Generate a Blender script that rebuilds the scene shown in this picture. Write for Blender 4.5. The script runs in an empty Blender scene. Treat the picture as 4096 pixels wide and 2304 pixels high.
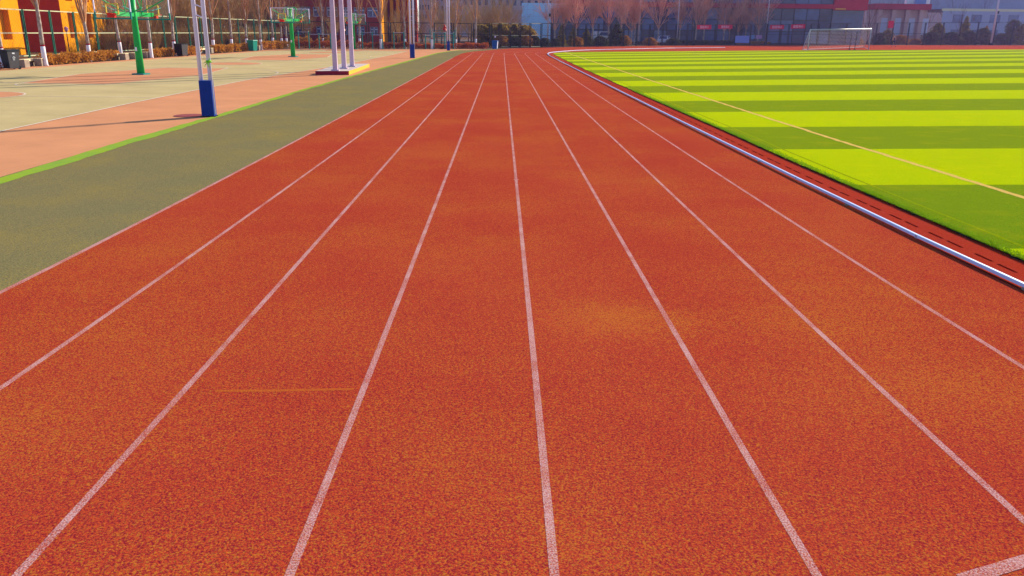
import bpy, math, random
import numpy as np
from mathutils import Matrix, Vector

S = bpy.context.scene
COL = S.collection
PI = math.pi
R = math.radians

# ------------------------------------------------------------------ camera
CAM_H = 2.404
PITCH, YAW, ROLL = R(17.80520778), R(0.89869395), R(0.64239902)
FOC = 1.57897854            # focal length in half picture widths


def _rot():
    c, s = math.cos, math.sin
    rw = np.array([[1, 0, 0], [0, 0, -1], [0, 1, 0.]])
    ry = np.array([[c(YAW), 0, -s(YAW)], [0, 1, 0], [s(YAW), 0, c(YAW)]])
    rp = np.array([[1, 0, 0], [0, c(PITCH), -s(PITCH)], [0, s(PITCH), c(PITCH)]])
    rr = np.array([[c(ROLL), -s(ROLL), 0], [s(ROLL), c(ROLL), 0], [0, 0, 1]])
    return rr @ rp @ ry @ rw


CM = _rot()
cam_data = bpy.data.cameras.new('camera')
cam = bpy.data.objects.new('camera', cam_data)
COL.objects.link(cam)
cam_data.sensor_width = 36
cam_data.lens = FOC * 18
cam_data.clip_start = 0.05
cam_data.clip_end = 4000
m3 = Matrix((CM[0], -CM[1], -CM[2])).transposed()
cam.matrix_world = Matrix.Translation((0, 0, CAM_H)) @ m3.to_4x4()
S.camera = cam

# ------------------------------------------------------------------ light
SUN_AZ, SUN_EL = R(43.0), R(24.0)      # azimuth clockwise from +Y
w = bpy.data.worlds.new('World')
S.world = w
w.use_nodes = True
nt = w.node_tree
nt.nodes.clear()
sky = nt.nodes.new('ShaderNodeTexSky')
sky.sky_type = 'NISHITA'
sky.sun_disc = False
sky.sun_elevation = SUN_EL
sky.sun_rotation = SUN_AZ
sky.air_density = 1.0
sky.dust_density = 0.4
sky.ozone_density = 5.0
bg = nt.nodes.new('ShaderNodeBackground')
bg.inputs['Strength'].default_value = 0.11
out = nt.nodes.new('ShaderNodeOutputWorld')
nt.links.new(sky.outputs[0], bg.inputs[0])
nt.links.new(bg.outputs[0], out.inputs[0])
sd = bpy.data.lights.new('sun', 'SUN')
sd.energy = 4.6
sd.angle = R(0.5)
sd.color = (1.0, 0.86, 0.66)
so = bpy.data.objects.new('sun', sd)
COL.objects.link(so)
sv = Vector((math.sin(SUN_AZ) * math.cos(SUN_EL), math.cos(SUN_AZ) * math.cos(SUN_EL), math.sin(SUN_EL)))
so.rotation_euler = sv.to_track_quat('Z', 'Y').to_euler()
so.location = (60, 60, 60)
S.view_settings.view_transform = 'Standard'
S.view_settings.look = 'None'
S.view_settings.exposure = 0.85
S.view_settings.gamma = 1
S.view_settings.use_curve_mapping = False
S.cycles.max_bounces = 6
S.cycles.transparent_max_bounces = 12
S.cycles.volume_bounces = 0

# ------------------------------------------------------------------ site survey helpers


def G(px, py, z=0.0):
    """ground point seen at a photo pixel (4096 wide)"""
    d = CM.T @ np.array([(px - 2048) / 2048, (py - 1152) / 2048, FOC])
    t = (z - CAM_H) / d[2]
    return (float(d[0] * t), float(d[1] * t))


def AY(px, Y, py=140):
    """x at depth Y along the sight line of photo column px"""
    d = CM.T @ np.array([(px - 2048) / 2048, (py - 1152) / 2048, FOC])
    return float(d[0] / d[1] * Y)


def HZ(X, Y, py):
    """height above (X, Y) seen at photo row py"""
    k = (py - 1152) / 2048 / FOC
    a = CM[1] - k * CM[2]
    return float(CAM_H - (a[0] * X + a[1] * Y) / a[2])


# ------------------------------------------------------------------ materials
MATS = {}


def mat(name, col, rough=0.7, var=0.0, scale=4.0, col2=None, metal=0.0, spec=0.12, bump=0.0, bscale=60.0, detail=4.0,
        transl=0.0, alpha=1.0, objspace=False):
    if name in MATS:
        return MATS[name]
    m = bpy.data.materials.new(name)
    m.use_nodes = True
    n = m.node_tree
    b = n.nodes['Principled BSDF']
    b.inputs['Roughness'].default_value = rough
    b.inputs['Metallic'].default_value = metal
    b.inputs['Specular IOR Level'].default_value = spec
    c2 = col2 or tuple(c * (1 + var) for c in col)
    c1 = col if col2 else tuple(c * (1 - var) for c in col)
    if var > 0 or col2:
        if objspace:
            tc = n.nodes.new('ShaderNodeTexCoord'); src = tc.outputs['Object']
        else:
            g = n.nodes.new('ShaderNodeNewGeometry'); src = g.outputs['Position']
        no = n.nodes.new('ShaderNodeTexNoise')
        no.inputs['Scale'].default_value = scale
        no.inputs['Detail'].default_value = detail
        no.inputs['Roughness'].default_value = 0.65
        n.links.new(src, no.inputs['Vector'])
        mr = n.nodes.new('ShaderNodeMapRange')
        mr.inputs[1].default_value = 0.3
        mr.inputs[2].default_value = 0.7
        n.links.new(no.outputs[0], mr.inputs[0])
        mx = n.nodes.new('ShaderNodeMix')
        mx.data_type = 'RGBA'
        mx.inputs['A'].default_value = (*c1, 1)
        mx.inputs['B'].default_value = (*c2, 1)
        n.links.new(mr.outputs[0], mx.inputs['Factor'])
        n.links.new(mx.outputs['Result'], b.inputs['Base Color'])
    else:
        b.inputs['Base Color'].default_value = (*col, 1)
    if bump > 0:
        g = n.nodes.new('ShaderNodeNewGeometry')
        no2 = n.nodes.new('ShaderNodeTexNoise')
        no2.inputs['Scale'].default_value = bscale
        no2.inputs['Detail'].default_value = 3
        n.links.new(g.outputs['Position'], no2.inputs['Vector'])
        bp = n.nodes.new('ShaderNodeBump')
        bp.inputs['Strength'].default_value = bump
        bp.inputs['Distance'].default_value = 0.01
        n.links.new(no2.outputs[0], bp.inputs['Height'])
        n.links.new(bp.outputs[0], b.inputs['Normal'])
    if transl > 0:
        o = n.nodes['Material Output']
        tr = n.nodes.new('ShaderNodeBsdfTranslucent')
        tr.inputs[0].default_value = (*[min(1, c * 1.2) for c in col], 1)
        ms = n.nodes.new('ShaderNodeMixShader')
        ms.inputs[0].default_value = transl
        n.links.new(b.outputs[0], ms.inputs[1])
        n.links.new(tr.outputs[0], ms.inputs[2])
        n.links.new(ms.outputs[0], o.inputs[0])
    if alpha < 1:
        b.inputs['Alpha'].default_value = alpha
    MATS[name] = m
    return m


def granular(name, dark, light, far, worn=None, big=(0.42, 0.07), gscale=88.0, bump=0.6, gold=(0.52, 0.19, 0.022), spots=()):
    """rubber granule surface: coarse grain of two colours, drifting patches, optional worn paint over it"""
    m = bpy.data.materials.new(name)
    m.use_nodes = True
    n = m.node_tree
    L = n.links.new
    b = n.nodes['Principled BSDF']
    b.inputs['Roughness'].default_value = 0.95
    b.inputs['Specular IOR Level'].default_value = 0.0
    g = n.nodes.new('ShaderNodeNewGeometry')

    def noise(sc, det, rough=0.6):
        q = n.nodes.new('ShaderNodeTexNoise')
        q.inputs['Scale'].default_value = sc
        q.inputs['Detail'].default_value = det
        q.inputs['Roughness'].default_value = rough
        L(g.outputs['Position'], q.inputs['Vector'])
        return q.outputs[0]

    def rng(a, lo, hi, t0=0.0, t1=1.0):
        q = n.nodes.new('ShaderNodeMapRange')
        q.inputs[1].default_value = lo; q.inputs[2].default_value = hi
        q.inputs[3].default_value = t0; q.inputs[4].default_value = t1
        L(a, q.inputs[0])
        return q.outputs[0]

    def math_(op, a, bb):
        q = n.nodes.new('ShaderNodeMath'); q.operation = op
        for i, v in enumerate((a, bb)):
            if isinstance(v, (int, float)):
                q.inputs[i].default_value = v
            else:
                L(v, q.inputs[i])
        return q.outputs[0]

    def mix(f, a, bb):
        q = n.nodes.new('ShaderNodeMix'); q.data_type = 'RGBA'
        if isinstance(f, float):
            q.inputs['Factor'].default_value = f
        else:
            L(f, q.inputs['Factor'])
        for k, v in (('A', a), ('B', bb)):
            if isinstance(v, tuple):
                q.inputs[k].default_value = (*v, 1)
            else:
                L(v, q.inputs[k])
        return q.outputs['Result']
    grain = noise(gscale, 2.5, 0.7)
    patch = noise(big[0], 6.0, 0.62)
    col = mix(rng(grain, 0.37, 0.61), dark, light)
    fl = math_('ADD', noise(gscale * 0.9, 2.0, 0.6), rng(patch, 0.30, 0.70, -big[1], big[1]))
    for wx, wy, ra, rb, am in spots:      # golden wear where the top coat has been scuffed through
        vm = n.nodes.new('ShaderNodeVectorMath'); vm.operation = 'SUBTRACT'
        L(g.outputs['Position'], vm.inputs[0]); vm.inputs[1].default_value = (wx, wy, 0)
        vs = n.nodes.new('ShaderNodeVectorMath'); vs.operation = 'MULTIPLY'
        L(vm.outputs[0], vs.inputs[0]); vs.inputs[1].default_value = (1 / ra, 1 / rb, 0)
        vl = n.nodes.new('ShaderNodeVectorMath'); vl.operation = 'LENGTH'
        L(vs.outputs[0], vl.inputs[0])
        fl = math_('ADD', fl, rng(math_('ADD', vl.outputs['Value'], rng(noise(1.7, 5.0, 0.65), 0.3, 0.7, -0.5, 0.5)), 0.2, 1.1, am, 0.0))
    col = mix(rng(fl, 0.52, 0.66, 0.0, 0.72), col, gold)
    wear = noise(0.22, 4.0, 0.6)
    col = mix(rng(wear, 0.45, 0.80, 0.0, 0.35), col, far)
    if worn:
        wg = noise(110.0, 2.0, 0.6)
        wp = noise(2.2, 5.0, 0.7)
        a = math_('ADD', rng(wg, 0.38, 0.62), rng(wp, 0.3, 0.7, -0.42, 0.34))
        cw = n.nodes.new('ShaderNodeClamp'); L(a, cw.inputs[0])
        col = mix(rng(cw.outputs[0], 0, 1, 0.05, 0.92), col, worn)
    L(col, b.inputs['Base Color'])
    bp = n.nodes.new('ShaderNodeBump')
    bp.inputs['Strength'].default_value = bump
    bp.inputs['Distance'].default_value = 0.006
    L(grain, bp.inputs['Height'])
    L(bp.outputs[0], b.inputs['Normal'])
    MATS[name] = m
    return m


SPOTS = ((1.05, 6.62, 0.75, 0.50, 0.085), (2.6, 6.5, 1.4, 0.7, 0.05), (3.2, 5.0, 1.3, 0.8, 0.045), (-3.1, 4.4, 1.2, 0.9, 0.05), (2.2, 3.1, 0.8, 0.5, 0.04), (-1.6, 3.0, 0.7, 0.6, 0.03))
M_TRACK = granular('red track rubber', (0.20, 0.008, 0.026), (0.50, 0.068, 0.022), (0.46, 0.074, 0.036), spots=SPOTS)
M_LINE = granular('worn white line paint', (0.20, 0.008, 0.026), (0.50, 0.068, 0.022), (0.46, 0.074, 0.036), worn=(0.62, 0.40, 0.39))
M_RUN = granular('olive rubber', (0.105, 0.103, 0.058), (0.265, 0.222, 0.09), (0.155, 0.146, 0.095), gscale=70, big=(0.7, 0.09), gold=(0.36, 0.25, 0.05))
M_APRON = mat('peach acrylic apron', (0.62, 0.28, 0.14), 0.9, 0.10, 0.6, bump=0.15, bscale=40, detail=6, spec=0.0)
M_COURT = mat('olive acrylic court', (0.52, 0.41, 0.20), 0.9, 0.12, 0.5, bump=0.1, bscale=40, detail=6, spec=0.0)
M_KEY = mat('orange acrylic key', (0.60, 0.27, 0.14), 0.9, 0.10, 0.7, spec=0.0)
M_CLINE = mat('white court paint', (0.72, 0.60, 0.45), 0.6, 0.12, 3, spec=0.0)
M_GSTRIPE = mat('lime paint', (0.30, 0.42, 0.03), 0.8, 0.0, 2.2, col2=(0.22, 0.37, 0.06), bump=0.4, bscale=70, spec=0.0)
M_SOIL = mat('dry soil', (0.16, 0.095, 0.055), 0.95, 0.35, 0.8, bump=0.3, bscale=8, spec=0.0)
M_ROAD = mat('grey road', (0.11, 0.10, 0.11), 0.9, 0.15, 0.7)
M_CHAN = mat('gutter concrete', (0.26, 0.03, 0.03), 0.95, 0.2, 5)
M_GUT = granular('gutter red rubber', (0.28, 0.016, 0.014), (0.40, 0.05, 0.018), (0.36, 0.03, 0.02), gold=(0.42, 0.06, 0.04))
M_KERBJ = mat('grey kerb joint', (0.42, 0.46, 0.60), 0.5, 0.1, 9)
M_KERB = mat('white kerb enamel', (0.55, 0.70, 1.0), 0.35, 0.05, 6, spec=0.5)
M_WHITE = mat('white mast paint', (0.72, 0.68, 0.88), 0.45, 0.05, 3)
M_FLAGP = mat('pale steel mast', (0.60, 0.43, 0.55), 0.5, 0.10, 2.2)
M_BLUEPAD = mat('blue pad vinyl', (0.004, 0.035, 0.25), 0.5, 0.12, 5)
M_GREEN = mat('bright green enamel', (0.012, 0.42, 0.085), 0.4, 0.08, 4)
M_TEAL = mat('teal enamel', (0.012, 0.23, 0.20), 0.45, 0.1, 4)
M_FGREEN = mat('fence green', (0.012, 0.115, 0.075), 0.5, 0.15, 6)
M_RAIL = mat('pale fence rail', (0.50, 0.53, 0.32), 0.5, 0.12, 5)
M_FDARK = mat('dark fence paint', (0.012, 0.030, 0.034), 0.5, 0.15, 5)
M_WIRE = mat('green wire', (0.020, 0.055, 0.040), 0.6)
M_RED = mat('red rim paint', (0.62, 0.025, 0.008), 0.4, 0.08, 6)
M_YEL = mat('yellow board paint', (0.75, 0.52, 0.06), 0.5, 0.06, 8)
M_BARK = mat('pale poplar bark', (0.60, 0.50, 0.43), 0.85, 0.0, 6, col2=(0.20, 0.14, 0.12), bump=0.5, bscale=25)
M_WASH = mat('lime whitewash', (0.80, 0.74, 0.78), 0.9, 0.06, 8, bump=0.3, bscale=30)
M_BAND = mat('dark red band paint', (0.34, 0.012, 0.03), 0.8, 0.1, 8)
M_TWIG = mat('poplar twig', (0.60, 0.33, 0.16), 0.8, 0.0, 2.5, col2=(0.34, 0.15, 0.08), spec=0.0)
M_BRUSH = mat('brown brush twig', (0.58, 0.36, 0.13), 0.9, 0.0, 0.9, col2=(0.28, 0.155, 0.07), spec=0.0)
M_ROSE = mat('rose brown twig', (0.80, 0.42, 0.29), 0.9, 0.0, 0.7, col2=(0.52, 0.24, 0.17), spec=0.0)
M_DTWIG = mat('dark branch', (0.13, 0.06, 0.03), 0.9, 0.3, 2, spec=0.0)
M_DTRUNK = mat('dark bark', (0.065, 0.048, 0.04), 0.9, 0.3, 4)
M_HEDGE = mat('russet hedge leaf', (0.62, 0.28, 0.045), 0.7, 0.0, 5, col2=(0.20, 0.08, 0.025), transl=0.25, spec=0.0)
M_HEDGE2 = mat('red hedge leaf', (0.52, 0.13, 0.035), 0.7, 0.0, 5, col2=(0.16, 0.04, 0.025), transl=0.25, spec=0.0)
M_CONI = mat('olive conifer needle', (0.38, 0.27, 0.05), 0.8, 0.0, 1.2, col2=(0.05, 0.06, 0.025), transl=0.1, spec=0.0)
M_CONI2 = mat('sunlit conifer needle', (0.42, 0.27, 0.05), 0.8, 0.0, 1.6, col2=(0.07, 0.07, 0.025), transl=0.3, spec=0.0)
M_EVER = mat('dark evergreen leaf', (0.15, 0.15, 0.065), 0.8, 0.0, 1.5, col2=(0.03, 0.045, 0.035), transl=0.1, spec=0.0)
M_OCHRE = mat('ochre leaf', (0.58, 0.28, 0.06), 0.8, 0.0, 1.5, col2=(0.24, 0.11, 0.04), transl=0.15, spec=0.0)
M_CREAM = mat('cream concrete', (0.80, 0.68, 0.40), 0.85, 0.12, 5, bump=0.2, bscale=30)
M_CONC = mat('brown grey concrete', (0.30, 0.235, 0.18), 0.9, 0.18, 6, bump=0.3, bscale=40)
M_BIN = mat('charcoal plastic', (0.020, 0.030, 0.032), 0.5, 0.1, 5)
M_BINL = mat('grey plastic face', (0.10, 0.095, 0.10), 0.5, 0.08, 5)
M_BING = mat('green plastic', (0.008, 0.26, 0.19), 0.45, 0.08, 5)
M_BINB = mat('blue plastic', (0.006, 0.10, 0.36), 0.45, 0.08, 5)
M_BLK = mat('black rubber', (0.015, 0.015, 0.016), 0.7)
M_PLINTH = mat('plinth tile', (0.60, 0.50, 0.42), 0.5, 0.08, 2)
M_PRED = mat('dark red plinth face', (0.30, 0.012, 0.03), 0.6, 0.08, 2)
M_PYEL = mat('yellow plinth face', (0.72, 0.40, 0.02), 0.6, 0.08, 2)
M_SUNWALL = mat('sunlit wall render', (0.74, 0.29, 0.010), 0.85, 0.10, 0.5, bump=0.2, bscale=6, spec=0.0)  # wall faces towards the sun, sunlight put into the colour
M_SHADEWALL = mat('shaded brick', (0.36, 0.045, 0.032), 0.9, 0.14, 1.4, bump=0.3, bscale=18, spec=0.0)  # same walls turned from the sun, shade put into the colour
M_BGLASS = mat('blue window glass', (0.030, 0.075, 0.20), 0.12, 0.25, 0.8, spec=0.6)
M_DGLASS = mat('dark curtain glass', (0.030, 0.050, 0.13), 0.2, 0.5, 0.25, spec=0.5)
M_DGLASS2 = mat('blue curtain glass', (0.045, 0.10, 0.26), 0.2, 0.4, 0.3, spec=0.5)
M_DGLASS3 = mat('pale curtain glass', (0.13, 0.19, 0.34), 0.25, 0.4, 0.3, spec=0.5)
M_FRAME = mat('pale window frame', (0.52, 0.56, 0.72), 0.5)
M_REDPANEL = mat('red facade panel', (0.44, 0.04, 0.06), 0.7, 0.1, 0.4, spec=0.0)
M_PALEBLUE = mat('pale blue panel', (0.40, 0.72, 1.0), 0.6, 0.05, 0.3)
M_BEIGE = mat('beige tower render', (0.52, 0.35, 0.32), 0.85, 0.06, 0.2, spec=0.0)
M_GREYB = mat('grey blue tower render', (0.40, 0.42, 0.55), 0.85, 0.06, 0.2, spec=0.0)
M_BANNER = mat('crimson banner cloth', (0.66, 0.006, 0.05), 0.7, 0.08, 2)
M_PINK = mat('pink print', (0.92, 0.72, 0.85), 0.6)
M_PALEV = mat('violet blue board', (0.20, 0.24, 0.62), 0.5, 0.04, 1)
M_PALEP = mat('mauve board', (0.46, 0.25, 0.50), 0.5, 0.04, 1)
M_LBLUE = mat('light blue board', (0.12, 0.28, 0.58), 0.5, 0.04, 1)
M_GOAL = mat('white goal tube', (0.40, 0.45, 0.52), 0.4)
M_NET = mat('pale net cord', (0.62, 0.58, 0.50), 0.8)
M_CARW = mat('white car paint', (0.62, 0.62, 0.68), 0.25, spec=0.5)
M_CARB = mat('pale blue car paint', (0.22, 0.38, 0.62), 0.25, spec=0.5)
M_TURFSIDE = mat('shaded turf edge', (0.020, 0.022, 0.012), 0.95, 0.3, 20)  # near black: shade on the side of the turf put into the colour
M_YLINE = mat('yellow turf line', (0.80, 0.56, 0.07), 0.9, 0.0, 24, col2=(0.52, 0.32, 0.16), bump=0.5, bscale=80, spec=0.0)
M_SKIN = mat('skin', (0.62, 0.34, 0.22), 0.6)
M_NAVY = mat('navy cloth', (0.018, 0.026, 0.05), 0.9)
M_HAIR = mat('black hair', (0.01, 0.008, 0.007), 0.7)
M_TAPE = mat('lime tape', (0.25, 0.60, 0.03), 0.6)
M_SIGN = mat('white sign face', (0.80, 0.82, 0.85), 0.5)
M_GLASSB = mat('clear board acrylic', (0.75, 0.85, 0.70), 0.08, alpha=0.07, spec=0.5)
M_GREYROOF = mat('grey roof sheet', (0.28, 0.31, 0.40), 0.7, 0.1, 0.3)


def turf_mat(name, a, b, c):
    m = bpy.data.materials.new(name)
    m.use_nodes = True
    n = m.node_tree
    L = n.links.new
    bs = n.nodes['Principled BSDF']
    bs.inputs['Roughness'].default_value = 0.9
    bs.inputs['Sheen Weight'].default_value = 0.20
    bs.inputs['Sheen Roughness'].default_value = 0.45
    bs.inputs['Sheen Tint'].default_value = (1.0, 0.80, 0.0, 1)
    bs.inputs['Specular IOR Level'].default_value = 0.0
    g = n.nodes.new('ShaderNodeNewGeometry')

    def noise(sc, det, sx=1, sy=1):
        mp = n.nodes.new('ShaderNodeMapping')
        mp.inputs['Scale'].default_value = (sx, sy, 1)
        L(g.outputs['Position'], mp.inputs[0])
        q = n.nodes.new('ShaderNodeTexNoise')
        q.inputs['Scale'].default_value = sc
        q.inputs['Detail'].default_value = det
        q.inputs['Roughness'].default_value = 0.7
        L(mp.outputs[0], q.inputs['Vector'])
        return q.outputs[0]

    def rng(x, lo, hi, t0=0.0, t1=1.0):
        q = n.nodes.new('ShaderNodeMapRange')
        for i, v in enumerate((lo, hi, t0, t1)):
            q.inputs[i + 1].default_value = v
        L(x, q.inputs[0])
        return q.outputs[0]

    def mix(f, x, y):
        q = n.nodes.new('ShaderNodeMix'); q.data_type = 'RGBA'
        L(f, q.inputs['Factor'])
        for k, v in (('A', x), ('B', y)):
            if isinstance(v, tuple):
                q.inputs[k].default_value = (*v, 1)
            else:
                L(v, q.inputs[k])
        return q.outputs['Result']
    fine = noise(34, 6, 1.0, 1.8)
    col = mix(rng(fine, 0.41, 0.59), a, b)
    col = mix(rng(noise(7.0, 5, 0.6, 2.2), 0.35, 0.75, 0.0, 0.35), col, b)
    col = mix(rng(noise(15.0, 4, 0.8, 1.9), 0.50, 0.72, 0.0, 0.55), col, a)
    col = mix(rng(noise(0.9, 6, 1.0, 1.6), 0.52, 0.78, 0.0, 0.65), col, c)
    L(col, bs.inputs['Base Color'])
    bp = n.nodes.new('ShaderNodeBump')
    bp.inputs['Strength'].default_value = 0.45
    bp.inputs['Distance'].default_value = 0.012
    L(fine, bp.inputs['Height'])
    L(bp.outputs[0], bs.inputs['Normal'])
    MATS[name] = m
    return m


M_TLIGHT = turf_mat('light turf', (0.21, 0.36, 0.001), (0.42, 0.53, 0.001), (0.48, 0.50, 0.002))
M_TDARK = turf_mat('dark turf', (0.028, 0.12, 0.006), (0.115, 0.245, 0.008), (0.27, 0.28, 0.008))
M_BLADEL = mat('light blade', (0.36, 0.52, 0.003), 0.6, 0.0, 30, col2=(0.24, 0.42, 0.004), transl=0.5, spec=0.0)
M_BLADED = mat('dark blade', (0.16, 0.29, 0.008), 0.6, 0.0, 30, col2=(0.07, 0.19, 0.008), transl=0.5, spec=0.0)

# ------------------------------------------------------------------ mesh builder


class MB:
    def __init__(s):
        s.v = []; s.f = []; s.mi = []; s.cur = 0

    def add(s, vs, fs):
        o = len(s.v)
        s.v.extend(tuple(map(float, p)) for p in vs)
        s.f.extend(tuple(i + o for i in f) for f in fs)
        s.mi.extend([s.cur] * len(fs))
        return s

    def box(s, cx, cy, cz, sx, sy, sz, rz=0.0, taper=1.0):
        c, n = math.cos(rz), math.sin(rz)
        vs = []
        for k, z in enumerate((-.5, .5)):
            t = taper if k else 1.0
            for x, y in ((-.5, -.5), (.5, -.5), (.5, .5), (-.5, .5)):
                X, Y = x * sx * t, y * sy * t
                vs.append((cx + X * c - Y * n, cy + X * n + Y * c, cz + z * sz))
        return s.add(vs, [(3, 2, 1, 0), (4, 5, 6, 7), (0, 1, 5, 4), (1, 2, 6, 5), (2, 3, 7, 6), (3, 0, 4, 7)])

    def bar(s, a, b, t, t2=None):
        """square bar from a to b"""
        return s.tube([a, b], [t * 0.707, (t2 or t) * 0.707], 4, twist=PI / 4)

    def tube(s, pts, rad, n=6, cap=True, twist=0.0):
        pts = [Vector(p) for p in pts]
        if not isinstance(rad, (list, tuple)):
            rad = [rad] * len(pts)
        o = []
        prev = None
        for i, p in enumerate(pts):
            d = (pts[min(i + 1, len(pts) - 1)] - pts[max(i - 1, 0)])
            d = d.normalized() if d.length > 1e-9 else Vector((0, 0, 1))
            if prev is None:
                u = Vector((1, 0, 0)) if abs(d.x) < 0.8 else Vector((0, 1, 0))
                u = (u - d * u.dot(d)).normalized()
            else:
                u = (prev - d * prev.dot(d))
                u = u.normalized() if u.length > 1e-6 else d.orthogonal().normalized()
            prev = u
            vv = d.cross(u)
            for k in range(n):
                a = 2 * PI * k / n + twist
                o.append(p + (u * math.cos(a) + vv * math.sin(a)) * rad[i])
        fs = []
        for i in range(len(pts) - 1):
            for k in range(n):
                k2 = (k + 1) % n
                fs.append((i * n + k, i * n + k2, (i + 1) * n + k2, (i + 1) * n + k))
        if cap:
            fs.append(tuple(range(n - 1, -1, -1)))
            fs.append(tuple((len(pts) - 1) * n + k for k in range(n)))
        return s.add(o, fs)

    def ring(s, c, r, t, n=16, axis='z'):
        pts = []
        for k in range(n + 1):
            a = 2 * PI * k / n
            pts.append((c[0] + r * math.cos(a), c[1] + r * math.sin(a), c[2]))
        return s.tube(pts, t, 4, cap=False)

    def poly(s, pts, z=None):
        vs = [(p[0], p[1], z if z is not None else p[2]) for p in pts]
        return s.add(vs, [tuple(range(len(vs)))])

    def strip(s, a, b):
        n = len(a)
        return s.add(list(a) + list(b), [(i, i + 1, n + i + 1, n + i) for i in range(n - 1)])

    def mesh(s, name):
        me = bpy.data.meshes.new(name)
        me.from_pydata(s.v, [], s.f)
        if any(s.mi):
            me.polygons.foreach_set('material_index', s.mi)
        me.update()
        return me

    def build(s, name, m, parent=None, loc=None, smooth=False):
        me = s.mesh(name)
        for q in (m if isinstance(m, (list, tuple)) else [m]):
            me.materials.append(q)
        if smooth:
            me.polygons.foreach_set('use_smooth', [True] * len(me.polygons))
        return link(name, me, parent, loc)


def link(name, me, parent=None, loc=None):
    o = bpy.data.objects.new(name, me)
    COL.objects.link(o)
    if parent is not None:
        o.parent = parent
    if loc is not None:
        o.location = loc
    return o


def tag(o, label=None, cat=None, group=None, kind=None):
    if label: o['label'] = label
    if cat: o['category'] = cat
    if group: o['group'] = group
    if kind: o['kind'] = kind
    return o


def thing(name, label, cat, loc=(0, 0, 0), rz=0.0, group=None):
    o = bpy.data.objects.new(name, None)
    COL.objects.link(o)
    o.location = loc
    o.rotation_euler = (0, 0, rz)
    o.empty_display_size = 0.2
    return tag(o, label, cat, group)


def copy_tree(o, parent=None):
    c = o.copy()
    COL.objects.link(c)
    c.parent = parent
    for ch in [x for x in KIDS(o)]:
        copy_tree(ch, c)
    return c


def KIDS(o):
    return [x for x in bpy.data.objects if x.parent is o] if False else list(o.children)


def place(proto, loc, rz=0.0, scale=1.0, label=None, group=None, used=set()):
    if proto.name not in used:
        used.add(proto.name); o = proto
    else:
        o = copy_tree(proto)
    o.location = loc
    o.rotation_euler = (0, 0, rz)
    o.scale = (scale,) * 3 if isinstance(scale, (int, float)) else scale
    if label: o['label'] = label
    if group: o['group'] = group
    return o


def structure(o):
    o['kind'] = 'structure'
    return o


def leaf_mesh(name, pts, size, rng, m, tri=True):
    """many small leaf faces at pts (n x 3)"""
    n = len(pts)
    a = rng.normal(size=(n, 3)); a /= np.linalg.norm(a, axis=1)[:, None]
    b = rng.normal(size=(n, 3)); b -= a * (a * b).sum(1)[:, None]; b /= np.linalg.norm(b, axis=1)[:, None]
    s = (size * rng.uniform(0.55, 1.3, n))[:, None]
    v = np.empty((n, 4, 3))
    v[:, 0] = pts - a * s * 0.6
    v[:, 1] = pts + b * s * 0.34
    v[:, 2] = pts + a * s * 0.6
    v[:, 3] = pts - b * s * 0.34
    me = bpy.data.meshes.new(name)
    me.vertices.add(n * 4)
    me.vertices.foreach_set('co', v.ravel())
    me.loops.add(n * 4)
    me.loops.foreach_set('vertex_index', np.arange(n * 4))
    me.polygons.add(n)
    me.polygons.foreach_set('loop_start', np.arange(n) * 4)
    me.polygons.foreach_set('loop_total', np.full(n, 4))
    me.update()
    me.validate()
    me.materials.append(m)
    return me


# ------------------------------------------------------------------ lines of the ground (metres)
LANE = {  # x of each painted line at the depths YS
    -4: [-5.9, -5.21, -4.87, -4.72, -4.62, -4.53, -4.44, -4.34, -4.20, -4.07, -3.98],
    -3: [-3.62, -3.54, -3.47, -3.41, -3.36, -3.31, -3.25, -3.18, -3.08, -2.98, -2.92],
    -2: [-2.22, -2.20, -2.18, -2.16, -2.14, -2.11, -2.08, -2.03, -1.96, -1.90, -1.86],
    -1: [-0.97, -0.96, -0.95, -0.94, -0.93, -0.92, -0.91, -0.89, -0.86, -0.83, -0.81],
    0: [0.26, 0.26, 0.26, 0.26, 0.26, 0.26, 0.25, 0.25, 0.25, 0.25, 0.25],
    1: [1.50, 1.48, 1.47, 1.46, 1.45, 1.43, 1.42, 1.39, 1.36, 1.32, 1.30],
    2: [2.78, 2.74, 2.71, 2.68, 2.65, 2.62, 2.58, 2.53, 2.46, 2.40, 2.35],
    3: [4.20, 4.11, 4.02, 3.94, 3.88, 3.82, 3.76, 3.68, 3.57, 3.48, 3.41],
    4: [6.30, 5.85, 5.40, 5.20, 5.09, 4.99, 4.90, 4.78, 4.62, 4.49, 4.40]}
YS = [1.5, 2.6, 3.95, 6.05, 9.07, 13.95, 21.55, 33.5, 51.05, 67.6, 79.4]
YS_ACT = {-4: [1.2, 2.47, 3.85, 6.03, 9.08, 14.0, 21.64, 33.64, 51.2, 67.8, 79.6]}


def lane_x(n, y):
    return float(np.interp(y, YS_ACT.get(n, YS), LANE[n]))


def smooth_x(n, ys):
    # gentle spline through the surveyed points
    k = np.array(YS_ACT.get(n, YS)); x = np.array(LANE[n])
    lk = np.log(k)
    c = np.polyfit(lk, x, 5)
    return np.polyval(c, np.log(ys))


def lane_pts(n, y0, y1, num=40):
    ys = np.exp(np.linspace(math.log(y0), math.log(y1), num))
    return [(float(a), float(b)) for a, b in zip(smooth_x(n, ys), ys)]


Z_APRON, Z1, Z2, Z3, Z4 = 0.0, 0.004, 0.008, 0.011, 0.015

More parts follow.
